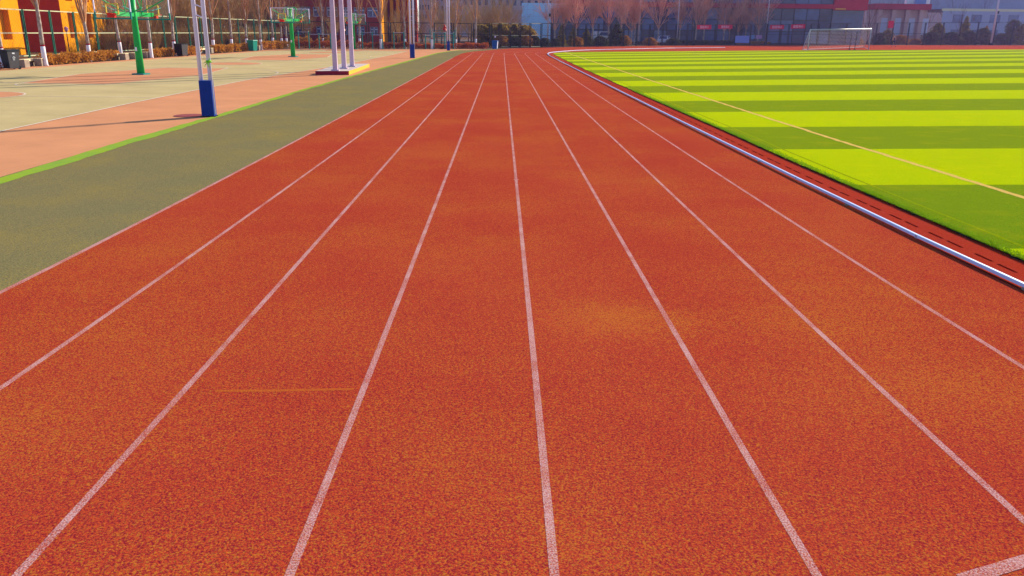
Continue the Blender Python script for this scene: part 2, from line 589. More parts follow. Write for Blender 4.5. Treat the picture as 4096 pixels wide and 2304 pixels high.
# base ground, with the drain channel left open
mb = MB()
for x0, x1, y0, y1 in ((-400, 4.0, -50, 700), (6.6, 600, -50, 700), (4.0, 6.6, -50, 1.2), (4.0, 6.6, 67, 700)):
    mb.poly([(x0, y0), (x1, y0), (x1, y1), (x0, y1)], -0.03)
structure(mb.build('ground', M_SOIL))
mb = MB(); mb.poly([(4.0, 1.2), (6.6, 1.2), (6.6, 67), (4.0, 67)], -0.28)
structure(mb.build('drain_channel', M_CHAN))

# apron
AP = [(-34, -4), (-3.5, -4), (-3.5, 90), G(1985, 196.5), G(1900, 197.2), G(1800, 197.2), G(1500, 196.2), G(1240, 195.2), G(1060, 199)]
AP += [(-27.4 + .075 * (y - 45), y) for y in (85, 70, 55, 45)] + [(-29.5, 20)]
mb = MB(); mb.poly(AP, Z_APRON)
structure(mb.build('court_apron', M_APRON))


def court_axis(y):
    return -18.0 + 0.032 * (y - 42)


STANDS = [(-17.98, 41.92), (-16.89, 68.42), (-16.39, 94.05)]
side = [(-11.2, 2), (-11.59, 19.06), (-11.79, 26.77), (-11.73, 38.29), (-10.38, 55.78), (-9.95, 75), (-9.85, 88.43)]
lft = [(-20.5, 90.5), (-23.2, 84), (-24.6, 68), (-25.8, 52), (-26.2, 43.2), (-26.0, 20), (-25.6, 2)]
mb = MB(); mb.poly(side + lft, Z1)
structure(mb.build('basketball_court', M_COURT))


def line_strip(name, pts, wd, z, m, closed=False):
    p = [Vector((a[0], a[1], 0)) for a in pts]
    if closed: p.append(p[0])
    A, B = [], []
    for i in range(len(p)):
        d = (p[min(i + 1, len(p) - 1)] - p[max(i - 1, 0)]).normalized()
        nrm = Vector((-d.y, d.x, 0)) * wd / 2
        A.append((p[i].x + nrm.x, p[i].y + nrm.y, z)); B.append((p[i].x - nrm.x, p[i].y - nrm.y, z))
    return structure(MB().strip(B, A).build(name, m))


line_strip('court_line', side, 0.08, Z3, M_CLINE)
for sx, sy in STANDS + [(-18.5, 15.4)]:
    for sg in (-1, 1):
        if sy > 90 and sg > 0 or sy < 20 and sg < 0: continue
        y0, y1 = sy + sg * 0.1, sy + sg * 6.9
        k = [(court_axis(y0) - 3.0, y0), (court_axis(y0) + 3.0, y0), (court_axis(y1) + 1.8, y1), (court_axis(y1) - 1.8, y1)]
        structure(MB().poly(k if sg > 0 else k[::-1], Z2).build('court_key', M_KEY))
        line_strip('court_line', [k[1], k[2], k[3], k[0]], 0.07, Z3, M_CLINE)
        arc = [(court_axis(y1) + 1.8 * math.cos(a), y1 + sg * 1.8 * math.sin(a)) for a in np.linspace(0, PI, 20)]
        line_strip('court_line', arc, 0.07, Z3, M_CLINE)
        arc = [(court_axis(sy) + 6.3 * math.cos(a), sy + sg * (1.2 + 6.3 * math.sin(a))) for a in np.linspace(0, PI, 36)]
        line_strip('court_line', arc, 0.07, Z4, M_CLINE)
for cy in (28.7, 55.2, 81.3):
    c = [(court_axis(cy) + 1.8 * math.cos(a), cy + 1.8 * math.sin(a)) for a in np.linspace(0, 2 * PI, 33)[:-1]]
    structure(MB().poly(c, Z2).build('court_circle', M_KEY))
    line_strip('court_line', c, 0.07, Z3, M_CLINE, closed=True)
    line_strip('court_line', [(court_axis(cy) - 7.4, cy), (court_axis(cy) - 1.8, cy)], 0.07, Z3, M_CLINE)
    line_strip('court_line', [(court_axis(cy) + 1.8, cy), (court_axis(cy) + 6.4, cy)], 0.07, Z3, M_CLINE)

# olive run-off strip
OL = [(-8.5, 0.8), (-8.2, 12), (-8.1, 17.4), (-7.9, 22.9), (-7.8, 32.2), (-7.55, 41.6), (-6.85, 64.8), (-6.3, 83.4), (-5.5, 90.2)]
OLT = [G(1840, 201.5), G(1900, 199), G(1952, 197.6), G(1985, 197)]
mb = MB(); mb.poly([(-3.3, 0.8), (-3.3, 75), (1.5, 97)][::1] + OLT[::-1] + OL[::-1], Z1)
structure(mb.build('runoff_strip', M_RUN))
# lime edge stripe with its ragged inner side
rr = np.random.default_rng(5)
ys = np.linspace(0.9, 95, 700)
edge = np.interp(ys, [0.8, 12.7, 17.4, 22.9, 32.2, 41.6, 64.8, 83.4, 90.2, 95], [-8.42, -8.14, -8.14, -7.95, -7.92, -7.70, -6.97, -6.42, -5.65, -4.7])
wid = np.interp(ys, [0, 12, 16, 22, 30, 41, 95], [0.40, 0.37, 0.36, 0.25, 0.21, 0.24, 0.34])
jag = np.convolve(rr.normal(size=len(ys) + 8), np.ones(9) / 9, 'valid') * 0.10
jg2 = np.convolve(rr.normal(size=len(ys) + 4), np.ones(5) / 5, 'valid') * 0.03
MBs = MB().strip([(edge[i] + jg2[i], ys[i], Z2) for i in range(len(ys))][::-1], [(edge[i] + wid[i] + jag[i] * 0.8, ys[i], Z2) for i in range(len(ys))][::-1])
structure(MBs.build('edge_stripe', M_GSTRIPE))

# red track: straight and bend
mb = MB()
a = lane_pts(-4, 1.2, 66); b = lane_pts(4, 1.2, 66)
mb.strip([(x, y, Z2) for x, y in a][::-1], [(x + 0.02, y, Z2) for x, y in b][::-1])
FENCE_B = [(1963, 196), (2046, 194), (2120, 192), (2300, 188.6), (2491, 186), (2600, 184), (2773, 183), (3060, 181), (3500, 181), (4096, 182), (4600, 184)]
bend = [a[-1], G(1800, 239), G(1823, 225), G(1846, 215), G(1868, 210), G(1895, 206), G(1963, 200.5)] + [G(x, y) for x, y in FENCE_B[1:]] + [(260, 150), (150, 66), (b[-1][0] + 0.02, 66)]
mb.poly(bend[::-1], Z2)
structure(mb.build('running_track', M_TRACK))
for n in range(-4, 4):
    pts = lane_pts(n, 1.25, 84 if n > -4 else 70, 60)
    if n > -4:      # the lines lean into the bend at the far end
        for k in (0.6, 1.6, 3.0):
            pts.append((pts[-1][0] + k * 0.22, pts[-1][1] + 2.2))
    line_strip('lane_line', pts, 0.046 if n > -4 else 0.056, Z2 + 0.0012, M_LINE)
line_strip('lane_line', [(2.14, 3.11), (2.36, 3.19), (2.60, 3.28), (2.72, 3.33)], 0.075, Z2 + 0.0020, M_LINE)
line_strip('lane_line', [(0.22, 13.35), (0.30, 13.35)], 0.07, Z2 + 0.0020, M_LINE)
FAINT = granular('faint golden scuff', (0.30, 0.03, 0.016), (0.50, 0.15, 0.020), (0.45, 0.11, 0.03), worn=(0.47, 0.095, 0.022))
line_strip('track_mark', [G(865, 1568), G(1130, 1566), G(1418, 1560)], 0.035, Z2 + 0.0006, FAINT)

# gutter with its row of open slots
mb = MB()
gy = [1.3]
rs = random.Random(3)
slots = []
y = 3.0
while y < 60:
    L_ = 0.33
    slots.append((y, y + L_)); y += L_ + (0.10 if len(slots) % 2 else 0.26)


def gut_l(y): return float(np.interp(y, YS, LANE[4])) + 0.02


def gut_c(y): return float(np.interp(y, [1, 3, 8, 10.5, 12.5, 15.5, 30, 66], [5.9, 5.72, 5.45, 5.40, 5.34, 5.30, 5.16, 4.94]))


def turf_edge(y): return float(np.interp(y, [1, 4, 6, 8.45, 10.4, 13, 15.8, 20.4, 22.9, 28, 37.1, 52.9, 70, 84.2], [6.6, 6.25, 5.95, 5.80, 5.75, 5.68, 5.62, 5.60, 5.56, 5.49, 5.36, 5.18, 5.13, 5.12]))


brk = [1.3]
for s0, s1 in slots: brk += [s0, s1]
brk.append(66.0)
HW = 0.021
for i in range(len(brk) - 1):
    y0, y1 = brk[i], brk[i + 1]
    P = lambda x, y: (x, y, Z2)
    mb.add([P(gut_l(y0), y0), P(gut_c(y0) - HW, y0), P(gut_c(y1) - HW, y1), P(gut_l(y1), y1)], [(0, 1, 2, 3)])
    mb.add([P(gut_c(y0) + HW, y0), P(turf_edge(y0) + .5, y0), P(turf_edge(y1) + .5, y1), P(gut_c(y1) + HW, y1)], [(0, 1, 2, 3)])
    if i % 2 == 0:
        mb.add([P(gut_c(y0) - HW, y0), P(gut_c(y0) + HW, y0), P(gut_c(y1) + HW, y1), P(gut_c(y1) - HW, y1)], [(0, 1, 2, 3)])
    else:   # lips of the slot
        for sgn in (-1, 1):
            q = [(gut_c(y0) + sgn * HW, y0), (gut_c(y1) + sgn * HW, y1)]
            mb.add([(*q[0], Z2), (*q[1], Z2), (*q[1], -0.06), (*q[0], -0.06)], [(0, 1, 2, 3)])
        for yy in (y0, y1):
            mb.add([(gut_c(yy) - HW, yy, Z2), (gut_c(yy) + HW, yy, Z2), (gut_c(yy) + HW, yy, -0.06), (gut_c(yy) - HW, yy, -0.06)], [(0, 1, 2, 3)])
structure(mb.build('drain_gutter', M_GUT))

# kerb rail: white tube in lengths, raised on small feet
kp = [(x, y) for x, y in zip([gut_l(y) - .02 for y in np.arange(1.5, 79, 4.0)], np.arange(1.5, 79, 4.0))]
kp += [G(2190, 217.5), G(2192.5, 215.2), G(2198, 212.9), G(2210, 210.8), G(2235, 208.4), G(2268, 205.8), G(2303, 203.3), G(2360, 201.2), G(2420, 199.6), G(2500, 197.8), G(2600, 195.4), G(2700, 193.5), G(2800, 192.3), G(2900, 191.3)]
kerb = thing('kerb_rail', 'long white tubular kerb rail between red track and drain gutter, curving round the pitch', 'kerb', (kp[0][0], kp[0][1], 0))
ox, oy = kp[0]
for i in range(len(kp) - 1):
    (x0, y0), (x1, y1) = kp[i], kp[i + 1]
    f = 0.006 / max(0.1, math.hypot(x1 - x0, y1 - y0))
    q0 = (x0 + (x1 - x0) * f - ox, y0 + (y1 - y0) * f - oy, 0.047)
    q1 = (x1 - (x1 - x0) * f - ox, y1 - (y1 - y0) * f - oy, 0.047)
    fat = 0.020 if y0 < 76 else 0.034
    d_ = Vector((q1[0] - q0[0], q1[1] - q0[1], 0)).normalized(); n_ = Vector((-d_.y, d_.x, 0)) * fat
    prof = [(-1, -.75), (-1, .7), (-.6, 1), (.75, 1), (1, .75), (1, -.75)]
    vs_ = [Vector(q) + n_ * -a_ + Vector((0, 0, b_ * fat)) for q in (q0, q1) for a_, b_ in prof]
    seg = MB().add(vs_, [(i_, (i_ + 1) % 6, 6 + (i_ + 1) % 6, 6 + i_) for i_ in range(6)] + [(5, 4, 3, 2, 1, 0), (6, 7, 8, 9, 10, 11)]).build('rail_segment', M_KERB, kerb)
    MB().box(q0[0], q0[1], 0.045, fat * 2.1, 0.05, fat * 2.04, math.atan2(d_.y, d_.x) - PI / 2).build('joint_sleeve', M_KERBJ, seg)
    mbf = MB(); mbf.box((q0[0] + q1[0]) / 2, (q0[1] + q1[1]) / 2, 0.018, 0.05, 0.06, 0.022)
    mbf.build('rail_foot', M_CONC, seg)

# ------------------------------------------------------------------ turf pitch
FIELD = [(turf_edge(y), y) for y in (1.5, 4, 6, 8.45, 10.4, 13, 15.8, 20.4, 22.9, 28, 37.1, 52.9, 70, 82)]
FIELD += [G(2212.5, 216.2), G(2222, 213), G(2240, 210.8), G(2262, 209.2), G(2400, 208), G(2600, 206.8), G(3000, 204), G(3500, 201), G(4000, 199), G(4500, 199.5), (190, 160), (150, 60), (60, 1.5)]
# finer, slightly uneven edge along the gutter
re = np.random.default_rng(11)
fine = []
for i in range(len(FIELD) - 1):
    (x0, y0), (x1, y1) = FIELD[i], FIELD[i + 1]
    if i < 13:
        n = max(2, int((y1 - y0) / (0.12 if y0 < 30 else 0.4)))
        for k in range(n):
            t = k / n
            fine.append((x0 + (x1 - x0) * t + re.normal() * 0.02 + 0.02 * math.sin(y0 * 5 + k * .6), y0 + (y1 - y0) * t))
    else:
        fine.append((x0, y0))
fine.append(FIELD[-1])
Z_T = 0.032


def stripe_line(k):
    return (3.6 + 0.8 * k, 16.88 + 4.03 * k, 0.088 + 0.035 * max(k, -1.2))


def clip(poly, k, keep_above):
    x0, y0, s = stripe_line(k)
    def d(p): return (p[1] - y0 - s * (p[0] - x0)) * (1 if keep_above else -1)
    o = []
    for i in range(len(poly)):
        a, b = poly[i], poly[(i + 1) % len(poly)]
        da, db = d(a), d(b)
        if da >= 0: o.append(a)
        if da * db < 0:
            t = da / (da - db)
            o.append((a[0] + (b[0] - a[0]) * t, a[1] + (b[1] - a[1]) * t))
    return o


mb = MB()
for k in range(-5, 21):
    p = fine
    if k > -5: p = clip(p, k, True)
    if k < 20: p = clip(p, k + 1, False) if p else p
    if len(p) < 3: continue
    mb.cur = 1 if k % 2 == 0 else 0
    mb.poly(p[::-1], Z_T)
mb.cur = 2
n = len(fine)
for i in range(n - 1):
    a, b = fine[i], fine[i + 1]
    mb.add([(*a, Z_T), (*b, Z_T), (*b, 0.0), (*a, 0.0)], [(0, 1, 2, 3)])
structure(mb.build('turf_pitch', [M_TLIGHT, M_TDARK, M_TURFSIDE]))
yl = [(8.25, 5.0), (7.97, 11.97), (7.88, 14.43), (7.74, 18.5), (7.62, 24.6), (7.45, 35.7), (7.36, 41.5), (7.16, 56.2), (6.95, 75), (6.77, 91.0)]
ry = np.random.default_rng(31)
yy_ = np.exp(np.linspace(math.log(5.0), math.log(91), 260))
xx_ = np.interp(yy_, [b for a, b in yl], [a for a, b in yl])
line_strip('pitch_line', [(x + .012 * ry.normal(), y) for x, y in zip(xx_, yy_)], 0.125, Z_T + 0.005, M_YLINE)
line_strip('pitch_line', [G(2700, 208.7), G(2760, 214), G(2826, 221.5)], 0.12, Z_T + 0.006, M_YLINE)
line_strip('pitch_line', [G(2262, 209.6), G(2400, 208.6), G(2900, 205.2), G(3400, 202)], 0.25, Z_T + 0.006, M_YLINE)

M_SEAM = turf_mat('turf seam strip', (0.06, 0.17, 0.003), (0.22, 0.32, 0.004), (0.34, 0.34, 0.005))
line_strip('turf_seam', [(turf_edge(y) + 0.34 + .006 * math.sin(y * 2.1), y) for y in np.exp(np.linspace(math.log(4), math.log(70), 120))], 0.05, Z_T + 0.003, M_SEAM)
# grass fibres on the nearer part of the pitch
rg = np.random.default_rng(21)


def blades(n, yy, xx, h):
    z0 = np.full(n, Z_T - 0.002)
    ang = rg.uniform(0, 2 * PI, n)
    lean = rg.uniform(0.1, 0.9, n)
    hh = h * rg.uniform(0.6, 1.25, n)
    wd = 0.0045 + 0.0004 * yy
    base = np.stack([xx, yy, z0], 1)
    perp = np.stack([-np.sin(ang), np.cos(ang), np.zeros(n)], 1) * wd[:, None]
    tip = base + np.stack([np.cos(ang) * lean * hh, np.sin(ang) * lean * hh, hh], 1)
    return np.stack([base - perp, base + perp, tip], 1)


N = 14000
u = rg.uniform(0, 1, N)
yy = 7.0 * (14.0 / 7.0) ** u
lo = np.interp(yy, [4, 6, 8.45, 10.4, 13, 15.8, 20.4, 22.9, 28, 37], [6.25, 5.95, 5.80, 5.75, 5.68, 5.62, 5.60, 5.56, 5.49, 5.36]) + 0.01
hi = np.minimum(0.66 * yy + 0.6, 16)
xx = lo + (hi - lo) * rg.uniform(0, 1, N) ** 1.1
tri = [blades(N, yy, xx, 0.008)]
N2 = 26000
y2 = 5.0 * (34 / 5.0) ** rg.uniform(0, 1, N2)
x2 = np.interp(y2, [4, 6, 8.45, 10.4, 13, 15.8, 20.4, 22.9, 28, 37, 52.9, 70], [6.25, 5.95, 5.80, 5.75, 5.68, 5.62, 5.60, 5.56, 5.49, 5.36, 5.18, 5.13]) + np.abs(rg.normal(size=N2)) * 0.07 - 0.03
tri.append(blades(N2, y2, x2, 0.022))
V = np.concatenate(tri)
cx, cy = V[:, 0, 0], V[:, 0, 1]
# which stripe each fibre grows in
kk = np.full(len(V), -5)
for k in range(-4, 21):
    x0, y0, s = stripe_line(k)
    kk[cy > y0 + s * (cx - x0)] = k
me = bpy.data.meshes.new('grass')
nn = len(V)
me.vertices.add(nn * 3); me.vertices.foreach_set('co', V.ravel())
me.loops.add(nn * 3); me.loops.foreach_set('vertex_index', np.arange(nn * 3))
me.polygons.add(nn)
me.polygons.foreach_set('loop_start', np.arange(nn) * 3); me.polygons.foreach_set('loop_total', np.full(nn, 3))
me.materials.append(M_BLADEL); me.materials.append(M_BLADED)
mi_ = (kk % 2 == 0).astype(np.int32); mi_[N:] = np.where(rg.uniform(size=N2) < 0.75, 1, mi_[N:])
me.polygons.foreach_set('material_index', mi_)
me.update()
tag(link('grass', me), 'short artificial grass fibres standing on the striped pitch', 'grass', kind='stuff')

# road beyond the far fence
mb = MB(); mb.poly([(-60, 155), (260, 235), (260, 250), (-60, 166)], -0.018)
structure(mb.build('road', M_ROAD))

# ------------------------------------------------------------------ buildings
def facade(mb, o, u, wd, h, holes, depth, z0=0.0):
    """wall in a vertical plane from o along unit u; holes (u0,u1,z0,z1) recessed by depth along the inward normal"""
    us = sorted({0.0, wd, *[q for hh in holes for q in hh[:2]]})
    zs = sorted({z0, h, *[q for hh in holes for q in hh[2:]]})
    nx, ny = -u[1], u[0]          # inward normal (left of u)

    def P(a, z, d=0.0): return (o[0] + u[0] * a + nx * d, o[1] + u[1] * a + ny * d, z)
    for i in range(len(us) - 1):
        for j in range(len(zs) - 1):
            ca, cz = (us[i] + us[i + 1]) / 2, (zs[j] + zs[j + 1]) / 2
            if any(hh[0] < ca < hh[1] and hh[2] < cz < hh[3] for hh in holes): continue
            mb.add([P(us[i], zs[j]), P(us[i + 1], zs[j]), P(us[i + 1], zs[j + 1]), P(us[i], zs[j + 1])], [(0, 1, 2, 3)])
    for a0, a1, b0, b1 in holes:
        for q in (((a0, b0), (a1, b0)), ((a1, b0), (a1, b1)), ((a1, b1), (a0, b1)), ((a0, b1), (a0, b0))):
            mb.add([P(*q[0]), P(*q[1]), P(*q[1], depth), P(*q[0], depth)], [(3, 2, 1, 0)])


def window(parent, o, u, hole, depth, pane_m, frame_m, cross=True, t=0.09, name='window'):
    a0, a1, b0, b1 = hole
    nx, ny = -u[1], u[0]

    def P(a, z, d): return (o[0] + u[0] * a + nx * d, o[1] + u[1] * a + ny * d, z)
    pane = MB().add([P(a0, b0, depth), P(a1, b0, depth), P(a1, b1, depth), P(a0, b1, depth)], [(0, 1, 2, 3)]).build(name, pane_m, parent)
    if cross:
        fb = MB(); d = depth - 0.05
        am = a0 + (a1 - a0) * 0.5; bm = b0 + (b1 - b0) * 0.68
        for p, q in (((am, b0), (am, b1)), ((a0, bm), (a1, bm)), ((a0, b0), (a1, b0)), ((a0, b1), (a1, b1)), ((a0, b0), (a0, b1)), ((a1, b0), (a1, b1))):
            fb.bar(P(*p, d), P(*q, d), t)
        fb.build('window_frame', frame_m, pane)
    return pane


# orange-lit school block behind the court fence (stepped plan), sun and shade put into its wall colours
Yb = 75.0
xb = AY(257, Yb, 150); xa = AY(97, Yb, 150)
ob = thing('school_building', 'red school block, sunlit faces coloured orange, with recessed windows behind the court fence', 'building', (xb, Yb, 0))
H1 = 11.0
wl = MB()
U = (0, 1)
holes2 = []
for fy in (1.05, 4.2, 7.2):
    for k in range(2):
        holes2.append((1.1 + k * 3.1, 2.35 + k * 3.1, fy + 0.1, fy + 2.3))
facade(wl, (0, 0), (0, 1), 8.2, H1, holes2, 0.45, -0.1)
L1 = 22.0
xf = -38.4
Yf = xf / AY(97, 1.0, 170)              # far corner of the front block
holes1 = []
for fy in (1.05, 4.2, 7.2):
    for k in range(5):
        a_ = L1 - 3.0 - k * 3.4
        holes1.append((a_, a_ + 1.5, fy + 0.1, fy + 2.3))
of = (xf - xb, Yf - Yb - L1)
facade(wl, of, (0, 1), L1, H1, holes1, 0.45, -0.1)
wl.poly([(0, 0), (0, 8.2), (-16, 8.2), (-16, 0)], H1)
wl.poly([of, (of[0], of[1] + L1), (of[0] - 12, of[1] + L1), (of[0] - 12, of[1])], H1)
wl.add([(0, 8.2, -.1), (-16, 8.2, -.1), (-16, 8.2, H1), (0, 8.2, H1)], [(0, 1, 2, 3)])
wl.add([(of[0], of[1] + L1, -.1), (of[0] - 12, of[1] + L1, -.1), (of[0] - 12, of[1] + L1, H1), (of[0], of[1] + L1, H1)], [(0, 1, 2, 3)])
wl.build('wall', M_SUNWALL, ob)
bw = MB()
facade(bw, (-16, 0), (1, 0), 16, H1, [(14.0, 14.9, 4.4, 6.4)], 0.25, -0.1)
bw.build('shaded_return_wall', M_SHADEWALL, ob)
window(ob, (-16, 0), (1, 0), (14.0, 14.9, 4.4, 6.4), 0.25, M_DGLASS, M_SHADEWALL, cross=False)
for hh in holes2: window(ob, (0, 0), (0, 1), hh, 0.45, M_SUNWALL, M_SHADEWALL, cross=False)
for hh in holes1: window(ob, of, (0, 1), hh, 0.45, M_SUNWALL, M_SHADEWALL, cross=False)

# brick block with white cross frames: front coloured as shade, flank as sun
Y2 = 135.0
x0, x1 = AY(1040, Y2, 100), AY(1523, Y2, 100)
rb = thing('brick_building', 'dark shaded brick block with pale cross framed windows beyond the pull up bars', 'building', (x0, Y2, 0))
W2 = x1 - x0
sc = Y2
hol = []


def zz(py, px): return HZ(AY(px, Y2, py), Y2, py)


for row, (t, b_) in enumerate(((27, 66), (104, 138))):
    zt, zb = zz(t, 1250), zz(b_, 1250)
    for px in (1120, 1162, 1199, 1253, 1307, 1361, 1415, 1469):
        ua = AY(px, Y2, 60) - x0 + (0.0 if row == 0 else 0.35)
        hol.append((ua, ua + (1.7 if row == 0 else 1.25), zb, zt))
HB = 13.0
zt3 = zz(-50, 1250)
hol += [(h_[0], h_[1], zt3 - 1.7, zt3) for h_ in hol[:8]]
wl = MB(); facade(wl, (0, 0), (1, 0), W2, HB, hol, 0.25)
dp = AY(1523, Y2, 90) / AY(1553, 1.0, 90) - Y2
wl.add([(0, 0, 0), (0, dp, 0), (0, dp, HB), (0, 0, HB)], [(0, 1, 2, 3)])
wl.poly([(0, 0), (W2, 0), (W2, dp), (0, dp)], HB)
wl.build('wall', M_SHADEWALL, rb)
MB().add([(W2, 0, 0), (W2, dp, 0), (W2, dp, HB), (W2, 0, HB)], [(0, 1, 2, 3)]).build('sunlit_flank_wall', M_SUNWALL, rb)
for hh in hol: window(rb, (0, 0), (1, 0), hh, 0.25, M_BGLASS, M_FRAME, t=0.16)
# rear wing with narrow pilasters
wr = MB(); x2w = AY(1668, Y2 + dp, 90) - x0
wr.box((W2 + x2w) / 2, dp + 0.6, HB / 2, x2w - W2, 1.2, HB - 0.02)
wr.build('rear_wing', M_SHADEWALL, rb)
for px in (1571, 1596, 1640):
    xp = AY(px, Y2 + dp, 90) - x0
    MB().box(xp, dp - 0.55, HB / 2 - 0.05, 0.5, 1.1, HB - 0.1).build('pilaster', M_SUNWALL, rb)  # sunlight on the pilaster sides put into their colour
for k in range(5):
    zc = 1.6 + k * 2.2
    for px in (1646, 1655):
        xp = AY(px, Y2 + dp, 90) - x0
        pn = MB().box(xp, dp - 0.06, zc, 0.36, 0.1, 1.3).build('window', M_BGLASS, rb)
        MB().bar((xp - .2, dp - .13, zc - .7), (xp + .2, dp - .13, zc - .7), 0.14).build('sill', M_FRAME, pn)

# far apartment towers


def tower(name, label, px0, px1, Y, zbase, ztop, m, cols, dz, z_first, frame=M_FRAME, depth=14, win=(0.5, 0.5)):
    xa_, xb_ = AY(px0, Y, 60), AY(px1, Y, 60)
    t = thing(name, label, 'building', (xa_, Y, 0))
    wd = xb_ - xa_
    hol_ = []
    cw = wd / cols
    z = z_first
    while z + dz * win[1] < ztop - 0.4:
        for c in range(cols):
            hol_.append((cw * (c + 0.5 - win[0] / 2), cw * (c + 0.5 + win[0] / 2), z, z + dz * win[1]))
        z += dz
    q = MB(); facade(q, (0, 0), (1, 0), wd, ztop, hol_, 0.4)
    q.add([(wd, 0, 0), (wd, depth, 0), (wd, depth, ztop), (wd, 0, ztop)], [(0, 1, 2, 3)])
    q.add([(0, depth, 0), (0, 0, 0), (0, 0, ztop), (0, depth, ztop)], [(0, 1, 2, 3)])
    q.poly([(0, 0), (wd, 0), (wd, depth), (0, depth)], ztop)
    q.build('wall', m, t)
    for hh in hol_:
        pane = window(t, (0, 0), (1, 0), hh, 0.4, M_DGLASS, frame, cross=False)
    return t


tower('apartment_tower', 'grey apartment tower with many small dark windows behind the bare trees', 1676, 1742, 290, 0, 34, M_BEIGE, 6, 3.1, 5.0)
tower('apartment_tower', 'pale blue apartment tower slab with one column of dark windows', 1742, 1850, 300, 0, 36, M_GREYB, 6, 3.1, 5.0, win=(0.35, 0.5))
tower('apartment_tower', 'long beige apartment block rising over the conifers beside the pale blue wall', 1846, 2300, 260, 0, 30, M_BEIGE, 16, 3.2, 9.0, win=(0.42, 0.48))

# pale blue panel wall with its canopy
Y4 = 152.0
pa, pb, pc = AY(2087, Y4, 80), AY(2203, Y4, 80), AY(2264, Y4, 80)
pw = thing('entrance_wall', 'tall pale blue panelled end wall with a canopy beam beside the glass hall', 'building', (pa, Y4, 0))
zt = HZ(pa, Y4, 11); zc = HZ(pc, Y4, 33.5)
q = MB()
nc, nr = 5, 6
for i in range(nc):
    for j in range(nr):
        wpl, hp = (pb - pa) / nc, zt / nr
        MB().box((i + .5) * wpl, 0.02 - 0.004 * ((i * 3 + j) % 3), (j + .5) * hp, wpl - 0.02, 0.12, hp - 0.02).build('panel', M_PALEBLUE, pw)
MB().box((pb - pa) / 2, 3.1, zt / 2 - 0.02, pb - pa - 0.06, 5.9, zt - 0.06).build('wall', M_GREYB, pw)
MB().box((pb - pa + pc - pa) / 2 + 0.02, 0.3, (zc + zt) / 2, pc - pb - 0.04, 0.6, zt - zc).build('canopy_beam', M_PALEBLUE, pw)
MB().box((pb - pa + pc - pa) / 2 + 0.02, 2.2, zc / 2 - 0.02, pc - pb - 0.04, 0.1, zc - 0.04).build('dark_glazing', M_BGLASS, pw)

# long hall: dark glass with red bands
Y5 = 164.0
hA, hB, hC = AY(2264, Y5, 60), AY(3328, Y5 , 60), AY(3462, Y5, 60)
hall = thing('glass_hall', 'long dark glass hall with red panel bands beyond the far fence', 'building', (hA, Y5, 0))
z1a = HZ(hA + 40, Y5, 33); z1b = HZ(hA + 40, Y5, 15); ztp = z1b + 7.0
Lh = hB - hA
bay = 2.35
nb = int(Lh / bay); bay = Lh / nb
rows = [(0.15, z1a * 0.36), (z1a * 0.36, z1a * 0.68), (z1a * 0.68, z1a)]
pane_me = {}
for r_, (za, zb) in enumerate(rows + [(z1b, z1b + 2.6)]):
    for v_, gm in enumerate((M_DGLASS, M_DGLASS2, M_DGLASS3)):
        me = MB().box(0, 0, (za + zb) / 2, bay - 0.12, 0.06, zb - za - 0.12).mesh('glass_pane'); me.materials.append(gm); pane_me[r_, v_] = me
    for i in range(nb):
        if r_ == 3 and i * bay < AY(2340, Y5, 8) - hA: continue
        o_ = link('glass_pane', pane_me[r_, (0, 1, 0, 2, 0, 1, 1, 0, 0, 2, 1)[(i * 5 + r_ * 4 + i // 7) % 11]], hall, ((i + .5) * bay, 0.02 + 0.01 * ((i * 7 + r_ * 3) % 4) / 4, 0))
        o_.rotation_euler = (R(0.5) * (((i * 5 + r_) % 5) - 2) / 2, 0, R(0.8) * (((i * 3 + r_) % 7) - 3) / 3)
mull = MB().box(0, -0.02, z1a / 2, 0.09, 0.16, z1a).mesh('mullion'); mull.materials.append(M_FDARK)
for i in range(nb + 1):
    link('mullion', mull, hall, (i * bay, 0, 0))
for za in (rows[0][1], rows[1][1]):
    MB().box(Lh / 2, -0.01, za, Lh, 0.12, 0.10).build('transom', M_FDARK, hall)
# red band in panels
pw_ = 3 * bay
for i in range(int(math.ceil(nb / 3))):
    w_ = min(pw_, Lh - i * pw_)
    if w_ > 0.3: MB().box(i * pw_ + w_ / 2, -0.25, (z1a + z1b) / 2, w_ - 0.03, 0.5, z1b - z1a).build('red_panel', M_REDPANEL, hall)
MB().box((AY(2340, Y5, 8) - hA) / 2, -0.22, (z1b + ztp) / 2 + 0.01, AY(2340, Y5, 8) - hA, 0.44, ztp - z1b - 0.02).build('red_panel', M_REDPANEL, hall)
MB().box(Lh / 2, -0.20, z1b + 2.6 + (ztp - z1b - 2.6) / 2 + 0.02, Lh, 0.40, ztp - z1b - 2.6).build('red_panel', M_REDPANEL, hall)
MB().box(Lh / 2, 8.5, ztp / 2, Lh, 16.6, ztp - 0.1).build('hall_body', M_FDARK, hall)
dE = hC - hB
MB().box(Lh + dE / 2 + 0.02, 4.0, (z1a * 0.97 + ztp) / 2, dE, 9.0, ztp - z1a * 0.97).build('red_end_block', M_REDPANEL, hall)
MB().box(Lh + dE / 2 + 0.02, 4.6, z1a * 0.97 / 2, dE - 0.3, 8.0, z1a * 0.97 - 0.02).build('glazed_end', M_BGLASS, hall)
MB().box(Lh + dE * 0.2, -0.6, z1a, dE * 0.30, 0.1, 0.16).build('gold_lettering', M_YEL, hall)

